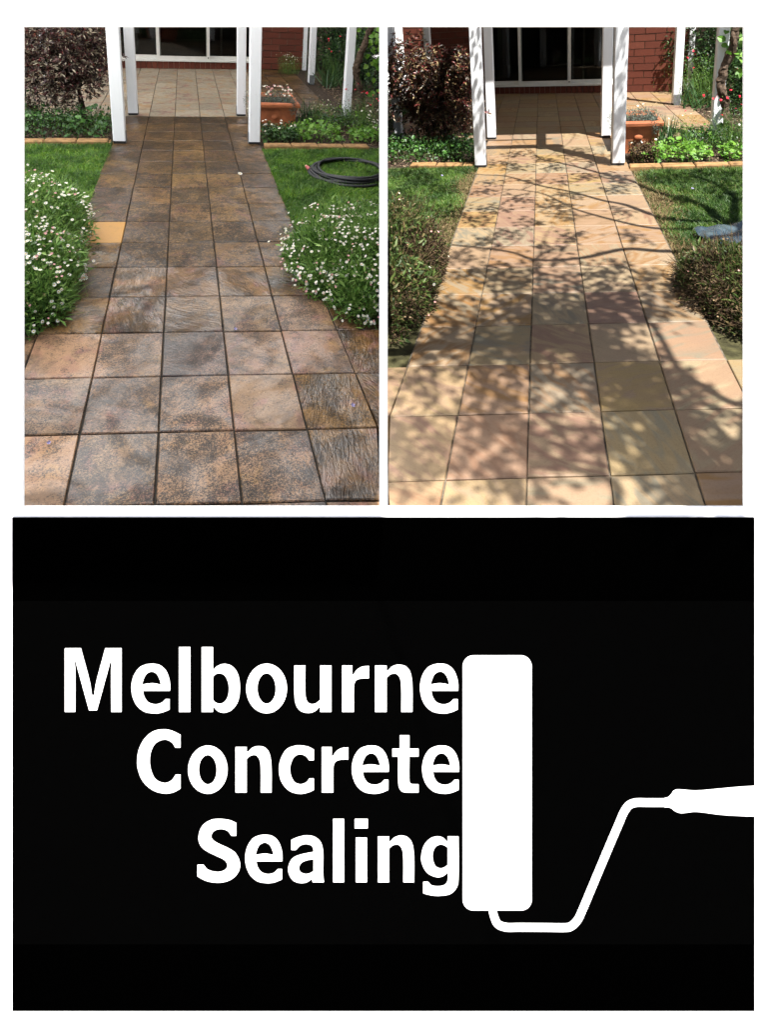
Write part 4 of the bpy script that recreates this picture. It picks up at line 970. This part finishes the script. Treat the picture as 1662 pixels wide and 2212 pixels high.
def planter(G):
    left = G.side == 'left'
    u0, u1, v0, v1 = (4.02, 5.66, 14.15, 15.7) if left else (3.95, 5.22, 14.05, 15.7)
    th = thing('planter_box', tuple(G.P(((u0 + u1) / 2, 14.9, 0))), 'terracotta planter box with silvery plants, behind right front post by the %s path' % ('wet' if left else 'clean'), 'planter')
    h = 1.12
    def ring(i, w): return [(u0 + i, v0 + i, w), (u1 - i, v0 + i, w), (u1 - i, v1 - i, w), (u0 + i, v1 - i, w)]
    prof = [(.10, -.05), (.10, .02), (.02, .80), (.02, .84), (-.02, .86), (-.02, .93)]
    V = [p for i, w in prof for p in ring(i, w)]; n = len(prof)
    Fc = [(4 * j + i, 4 * j + (i + 1) % 4, 4 * j + 4 + (i + 1) % 4, 4 * j + 4 + i) for j in range(n - 1) for i in range(4)]
    part('body', G.P(V), Fc, M_TERRA, th)
    prof = [(-.02, .932), (-.09, .96), (-.10, 1.06), (-.07, h), (.05, h), (.09, 1.0), (.09, .9)]
    V = [p for i, w in prof for p in ring(i, w)]; n = len(prof)
    Fc = [(4 * j + i, 4 * j + (i + 1) % 4, 4 * j + 4 + (i + 1) % 4, 4 * j + 4 + i) for j in range(n - 1) for i in range(4)]
    part('rim', G.P(V), Fc, M_TERRA, th)
    part('soil', G.P(ring(.10, .98)), [(0, 1, 2, 3)], M_SOIL, th)
    V = []; c0 = G.P(((u0 + u1) / 2 - .05, v0 + .02, .55))
    for r, o in ((.040, 0), (.034, .005), (.016, .006), (.006, .009)):
        for i in range(12): t = i * math.pi / 6; V.append(c0 + G.R @ np.array([math.cos(t) * r * (1 + .12 * (i % 2)), -o, math.sin(t) * r * .8]))
    Fc = [(12 * j + i, 12 * j + (i + 1) % 12, 12 * j + 12 + (i + 1) % 12, 12 * j + 12 + i) for j in range(3) for i in range(12)] + [tuple(range(36, 48))]
    part('rosette', V, Fc, M_TERRA, th, smooth=True)
    # what grows in it
    um = (u0 + u1) / 2
    pl = thing('silver_daisy_plant', tuple(G.P((um, 14.9, .98))), 'silver-leaved plant with %s in the terracotta planter by the %s path' % (('white daisies', 'wet') if left else ('spent daisy heads', 'clean')), 'plant')
    blobs = [((um + .1, 14.8, 1.16), (.20, .20, .07), 3), ((u1 - .22, 14.35, 1.10), (.07, .07, .07), 1), ((u1 - .18, v0 - .04, .98), (.045, .05, .09), .7), ((u0 - .1, 14.8, 1.0), (.08, .16, .16), 1)]
    A, B = many(G, blobs, 2600, .3, .15, -1.); k = len(A)
    VF = leaves(A, unit(B * .5 + G.R[:, 2] * .4 + rng.normal(0, .6, (k, 3))), rng.uniform(.018, .036, k), rng.uniform(.004, .007, k), .2)
    part('foliage', VF[0], VF[1], M_SILVER, pl)['kind'] = 'stuff'
    for _ in range(60 if left else 18):
        s = rng.random()
        q = (rng.uniform(u0 + .15, u1 - .05), rng.uniform(14.2, 15.5), rng.uniform(1.32, 1.62)) if s < .72 else (rng.uniform(u0 - .28, u0 + .05), rng.uniform(14.2, 15.2), rng.uniform(.75, 1.75))
        p = G.P(q); me = (DAISYP if rng.random() < .25 else DAISY) if (left or rng.random() < .3) else DAISYD
        put('flower', me, pl, p, unit(G.R[:, 2] + rng.normal(0, .35, 3) - G.R[:, 1] * .5), .013 if left else .012)
        o = blades([p - G.R[:, 2] * .10], [G.R[:, 2]], .10, .0025, 0.)
        part('flower_stalk', o[0], o[1], M_STEM, pl)
for G in (LEFT, RIGHT): planter(G)

def strappy(G, label, at, n, ln, m, spread=.28, cat='plant', name='strap_leaf_plant', wd=.011):
    th = thing(name, tuple(G.P((at[0], at[1], -.05))), label, cat)
    b = G.M(at, np.column_stack([rng.normal(0, spread * .25, n), rng.normal(0, spread * .25, n), np.zeros(n)]))
    VF = clipped(G, blades(b, unit(G.R[:, 2] + rng.normal(0, spread, (n, 3))), rng.uniform(.55, 1.1, n) * ln, wd, rng.uniform(0, .45, n)), 5)
    part('leaves', VF[0], VF[1], m, th)['kind'] = 'stuff'
    return th
def wispy(G, label, at, r, n, nf, me, name='wispy_plant', h=.3, m=None, fs=.007, cat='plant'):
    th = thing(name, tuple(G.P((at[0], at[1], -.05))), label, cat)
    b = G.M(at, np.column_stack([rng.normal(0, r * .5, n), rng.normal(0, r * .5, n), np.zeros(n)])); d = unit(G.R[:, 2] + rng.normal(0, .3, (n, 3)))
    VF = clipped(G, blades(b, d, rng.uniform(.5, 1, n) * h, .0028, rng.uniform(0, .5, n)), 5); part('stems', VF[0], VF[1], M_STEM, th)['kind'] = 'stuff'
    k = n * 7; i = rng.integers(0, n, k); t = rng.uniform(.15, .95, k)
    A = b[i] + d[i] * (t * h * .9)[:, None] + rng.normal(0, .02, (k, 3))
    VF = clipped(G, leaves(A, unit(rng.normal(0, 1, (k, 3)) + G.R[:, 2] * .4), rng.uniform(.012, .026, k), rng.uniform(.004, .009, k), .2), 4)
    part('foliage', VF[0], VF[1], m or M_DAISYLEAF, th)['kind'] = 'stuff'
    for _ in range(nf):
        j = rng.integers(0, n); p = b[j] + d[j] * h * rng.uniform(.6, 1.05) + rng.normal(0, .02, 3)
        if side_ok(G, p[None], 1)[0]: put('flower', me, th, p, unit(G.R[:, 2] + rng.normal(0, .6, 3) - G.R[:, 1] * .5), fs * rng.uniform(.8, 1.4))
    return th
def far_plants(G):
    left = G.side == 'left'; w = 'wet' if left else 'clean'; k = 0 if left else -.75
    strappy(G, 'upright strap-leaved clump right of the planter by the %s path' % w, (6.35 + k, 15.2), 70, .36, M_STRAP)
    strappy(G, 'small strap-leaved clump between planter and lime leaves, %s path' % w, (5.85 + k, 14.3), 26, .26, M_STRAP)
    wispy(G, 'wispy fine-stemmed plant with tiny white flowers beside the strap leaves, %s path' % w, (7.1 + k, 15.4), .16, 70, 26 if left else 8, DAISY, h=.32)
    wispy(G, 'fine grassy plant at the foot of the leaning right post, %s path' % w, (7.9 + k, 14.9), .12, 40, 4, DAISY, h=.36, m=M_STRAP)
    if left:
        wispy(G, 'bush of tiny white flowers against the brick wall corner', (7.6, 24.8), .2, 150, 30, DAISY, name='white_flower_bush', h=.40, fs=.010, cat='bush')
    # salvia with red flowers
    s = wispy(G, 'red-flowered salvia bush at the far right of the bed, %s path' % w, (8.75 + k * 1.3, 14.2), .24, 190, 22, REDF, name='salvia_bush', h=.62, fs=.012, cat='bush', m=M_IVY)
    for _ in range(26 if left else 8):
        p = G.P((rng.uniform(8.2, 9.4) + k * 1.3, rng.uniform(13.3, 14.2), rng.uniform(.2, 1.1)))
        if side_ok(G, p[None], 1)[0]: put('flower', DAISY, s, p, unit(G.R[:, 2] - G.R[:, 1] * .5 + rng.normal(0, .4, 3)), .012)
    # twisting vine trunk against the leaning post
    pts = [(8.98, -.1), (8.95, .5), (8.87, 1.06), (8.69, 1.64), (8.56, 2.26), (8.72, 2.98), (8.94, 3.64), (9.10, 4.07), (9.3, 5.2), (9.0, 7.4)] if left else [(7.85, -.1), (7.8, .5), (7.70, .95), (7.61, 1.43), (7.47, 1.91), (7.53, 2.61), (7.75, 3.36), (7.79, 3.99), (7.9, 5.2), (7.7, 7.4)]
    vn = thing('vine', tuple(G.P((pts[0][0], 15.6, -.1))), 'thick twisting vine trunk climbing the leaning right post, %s path' % w, 'vine')
    C = smoothline([G.P((a, 15.62, b)) for a, b in pts], 8); n = len(C)
    tv, tf = tube(C + rng.normal(0, .004, C.shape), .040 + .005 * np.sin(np.arange(n) * .23) + .003 * np.sin(np.arange(n) * .9), 14, 5, .07); part('trunk', tv, tf, M_BARK, vn, smooth=False)
    C2 = C + np.column_stack([.03 * np.sin(np.arange(n) * .33), -.02 + .02 * np.cos(np.arange(n) * .33), np.zeros(n)])
    tv, tf = tube(C2, .022, 9, 7, .12); part('stem', tv, tf, M_BARK, vn)
    uv0 = (9.35, 15.9) if left else (8.15, 15.8)
    A, B = many(G, [((uv0[0], uv0[1], 3.6), (.22, .3, .42), 2), ((uv0[0] + .6, uv0[1], 2.2), (.22, .3, .45), 2)], 110, .2, .15, -1.); ok = side_ok(G, A - np.array([-.05 if left else 0, 0, 0]), 1)
    for p in A[ok]: put('leaf', LEAFL, vn, p, unit(-G.R[:, 1] + G.R[:, 2] * .7 + rng.normal(0, .45, 3)), rng.uniform(.06, .10))
    # background greenery
    hd = thing('hedge', tuple(G.P((11, 25, -.05))), 'dark green hedge filling the corner right of the brick house, %s path' % w, 'hedge')
    hb = [((10.4 + k * 1.4, 26.5, 2.2), (.5, .5, .85), 3), ((11.9 + k * 1.4, 25.0, 2.2), (.55, .6, .9), 3), ((13.4 + k * 1.4, 23.5, 2.0), (.6, .7, .9), 3), ((10.9 + k * 1.4, 23.6, 1.0), (.42, .45, .42), 1.4), ((11.6 + k, 20.5, 1.5), (.5, .6, .7), 2), ((12.2, 17.8, 1.5), (.6, .6, .75), 2), ((10.5 + k, 29, 3.2), (.9, .6, 1.2), 3), ((13.5, 29, 3), (1.0, .6, 1.2), 3)]
    A, B = many(G, hb, 26000, .45, .2, -.8); n = len(A)
    VF = clipped(G, leaves(A, unit(B * .6 + rng.normal(0, .6, (n, 3))), rng.uniform(.035, .075, n), rng.uniform(.018, .038, n), .2), 4); part('foliage', VF[0], VF[1], M_HEDGE, hd)['kind'] = 'stuff'
    st = [tube([G.P((c[0], c[1], -.1)), G.P((c[0], c[1], c[2]))], [.03, .015], 6) for c, _, _ in hb if side_ok(G, G.P((c[0], c[1], 0))[None], 1)[0]]
    tv, tf = join(st); part('stems', tv, tf, M_TWIG, hd)['kind'] = 'stuff'
    sh = wispy(G, 'bright green leafy shrub with red flowers behind the rear right post, %s path' % w, (9.6 + k * 1.5, 22.2), .28, 170 if not left else 120, 7, REDF, name='leafy_shrub', h=.85, fs=.014, cat='shrub', m=M_LIME if not left else M_IVY)
    strappy(G, 'arching strap-leaved clump beside the rear right post, %s path' % w, (9.3 + k * 1.2, 21.6), 60, .5, M_STRAP, .5, wd=.018)
    # greenery beyond the purple shrub
    hl = thing('hedge', tuple(G.P((-6.3, 18, -.05))), 'green bushes behind the purple shrub at the far left, %s path' % w, 'hedge')
    hb = [((-5.9, 17.2, .9), (.3, .5, .36), 2), ((-6.9, 19.0, 1.6), (.45, .7, .6), 2)] + ([((-5.0, 16.4, .5), (.2, .3, .25), 1)] if left else [])
    A, B = many(G, hb, 3600, .5, .2, -.8); n = len(A)
    VF = clipped(G, leaves(A, unit(B * .6 + rng.normal(0, .6, (n, 3))), rng.uniform(.03, .055, n), rng.uniform(.016, .03, n), .2), 4); part('foliage', VF[0], VF[1], M_IVY, hl)['kind'] = 'stuff'
    # bark chips
    for reg, n, lab in (((8.75, 11.5, 16.1, 23.5), 2600, 'bark chip mulch right of the patio, %s path' % w), ((-5.0, -1.1, 12.9, 13.6), 500, 'bark chips and dead leaves in the left bed, %s path' % w), ((6.8, 9.2, 12.6, 16.0), 900, 'bark chips in the right bed, %s path' % w)):
        q = G.P(np.column_stack([rng.uniform(reg[0], reg[1], n) + (k if reg[0] > 0 else 0), rng.uniform(reg[2], reg[3], n), rng.uniform(-.03, .02, n)])); d = rng.normal(0, 1, (n, 3)); d -= np.outer(d @ G.R[:, 2], G.R[:, 2]) * .85
        VF = clipped(G, leaves(q, d, rng.uniform(.02, .05, n), rng.uniform(.008, .02, n), .1), 4)
        o = solo('mulch', VF[0], VF[1], M_MULCH); stuff(o); tag(o, lab, 'mulch')
for G in (LEFT, RIGHT): far_plants(G)
for G in (LEFT, RIGHT):
    fe = thing('added_backdrop', tuple(G.P((12, 32, 0))), 'added dark plank fence behind the hedge right of the house, %s path' % ('wet' if G is LEFT else 'clean'), 'backdrop')  # added behind the hedge to darken the bright gaps in it
    x = 8.9
    while x < 24:
        V = clampx(G, G.P(box(x, x + .48, 32, 32.08, -.1, 7.5)), .03)
        if V is not None: part('plank', V, BOXF, M_TWIG, fe)
        x += .5

# ------------------------------------------------------------------ hose, plastic sheet, fallen petals
G = LEFT
hs = thing('garden_hose', tuple(G.P((6.55, 10.15, -.05))), 'black garden hose coiled on the lawn with a faded red end', 'hose')
pts = []; rr = np.random.default_rng(5)
N = 7 * 60
for i in range(N):
    t = 2 * math.pi * i / 60; lp = i / 60
    R = .335 + .028 * math.sin(lp * 2.2) + .012 * math.sin(3 * t + lp)
    pts.append((R * math.cos(t) * 1.06 + .02 * math.sin(lp * 3.1), R * math.sin(t) * 1.0 + .025 * math.cos(lp * 2.7), .012 + .010 * (lp % 3) + .006 * math.sin(t * 2 + lp)))
end = [(-.20, -.42, .012), (-.34, -.22, .012), (-.385, -.02, .016)]
C = G.M((6.55, 10.15), np.concatenate([smoothline(np.array([[.30, -.36, .014], [.05, -.455, .012], [-.20, -.40, .012], [-.345, -.20, .014], [-.40, .0, .03]]), 8), ]))
C1 = G.M((6.55, 10.15), np.array(pts))
def cut(Cx):
    keep = Cx[:, 0] < -.04; runs = []; cur = []
    for ok, p in zip(keep, Cx):
        if ok: cur.append(p)
        elif cur: runs.append(cur); cur = []
    if cur: runs.append(cur)
    return [r for r in runs if len(r) > 2]
tv, tf = join([tube(np.array(r), .0145, 9) for r in cut(C1)]); part('coil', tv, tf, M_HOSE, hs, smooth=True)
tv, tf = join([tube(np.array(r), .0145, 9) for r in cut(C)]); part('free_end', tv, tf, M_HOSE, hs, smooth=True)
d = unit(C[-1] - C[-3]); tv, tf = tube([C[-1], C[-1] + d * .02, C[-1] + d * .06, C[-1] + d * .075], [.0145, .0165, .0165, .013], 10); part('grip', tv, tf, M_HOSEEND, hs, smooth=True)
tv, tf = tube([C[-1] + d * .075, C[-1] + d * .095], [.012, .011], 10); part('fitting', tv, tf, M_BRASS, hs)

G = RIGHT
ct = [(4.62, 7.35), (6.1, 7.65), (6.2, 6.0), (4.85, 5.95)]
nu, nv = 34, 24; V = []
for j in range(nv + 1):
    for i in range(nu + 1):
        a, b = i / nu, j / nv
        p = (np.array(ct[0]) * (1 - a) + np.array(ct[1]) * a) * (1 - b) + (np.array(ct[3]) * (1 - a) + np.array(ct[2]) * a) * b
        e = min(a, 1 - a, b, 1 - b)
        h = .16 + .10 * min(e * 12, 1) + .022 * math.sin(a * 17 + 3 * math.sin(b * 8)) + .018 * math.sin(b * 21 + a * 9) + rng.normal(0, .006)
        V.append((p[0], p[1], h))
Fc = np.array([(j * (nu + 1) + i, j * (nu + 1) + i + 1, (j + 1) * (nu + 1) + i + 1, (j + 1) * (nu + 1) + i) for j in range(nv) for i in range(nu)])[:, ::-1]
a = NT('grey_blue_plastic'); v = a.coords(False); f = a.noise(v, 9, 4, .6, .8)
cc = a.mix(a.step(f, .4, .65), (.022, .038, .052, 1), (.055, .078, .09, 1)); a.bump(a.noise(v, 22, 4, .6, 1.5), .5, .01); a.done(cc, .22, .6)
tp = solo('plastic_sheet', G.P(V), Fc, a.m, smooth=True); tag(tp, 'crumpled grey-blue plastic sheet lying on the lawn right of the clean path', 'plastic sheet')

spots = [(LEFT, (2.2, 3.02), .009, MAUVEF, 'mauve petal fallen on the wet path'), (LEFT, (3.75, 1.35), .010, MAUVEF, 'mauve flower fallen at the right edge of the wet path'), (LEFT, (-.35, .85), .008, MAUVEF, 'mauve petal fallen near the bottom left of the wet path'),
         (RIGHT, (-2.1, 11.6), .012, MAUVEF, 'mauve flower fallen on the lawn left of the clean path'), (RIGHT, (5.3, 10.1), .012, MAUVEF, 'mauve flower fallen on the lawn right of the clean path'),
         (LEFT, (3.0, 9.95), .02, DAISY, 'white petal scrap on the dark tiles of the wet path'), (LEFT, (-.55, 4.6), .022, DAISY, 'white petals fallen beside the left daisy bush')]
for G, uv, sz, me, lab in spots:
    o = obj('fallen_flower', me, None, mat4=Matrix.Translation(Vector(G.P((uv[0], uv[1], .02 if me is not MAUVEF or uv[0] < 4 and uv[0] > -1 else .10)))) @ rot_to(G.R[:, 2] + np.array([.3, -.3, 0]), 1., sz)); tag(o, lab, 'petal', 'fallen petals')
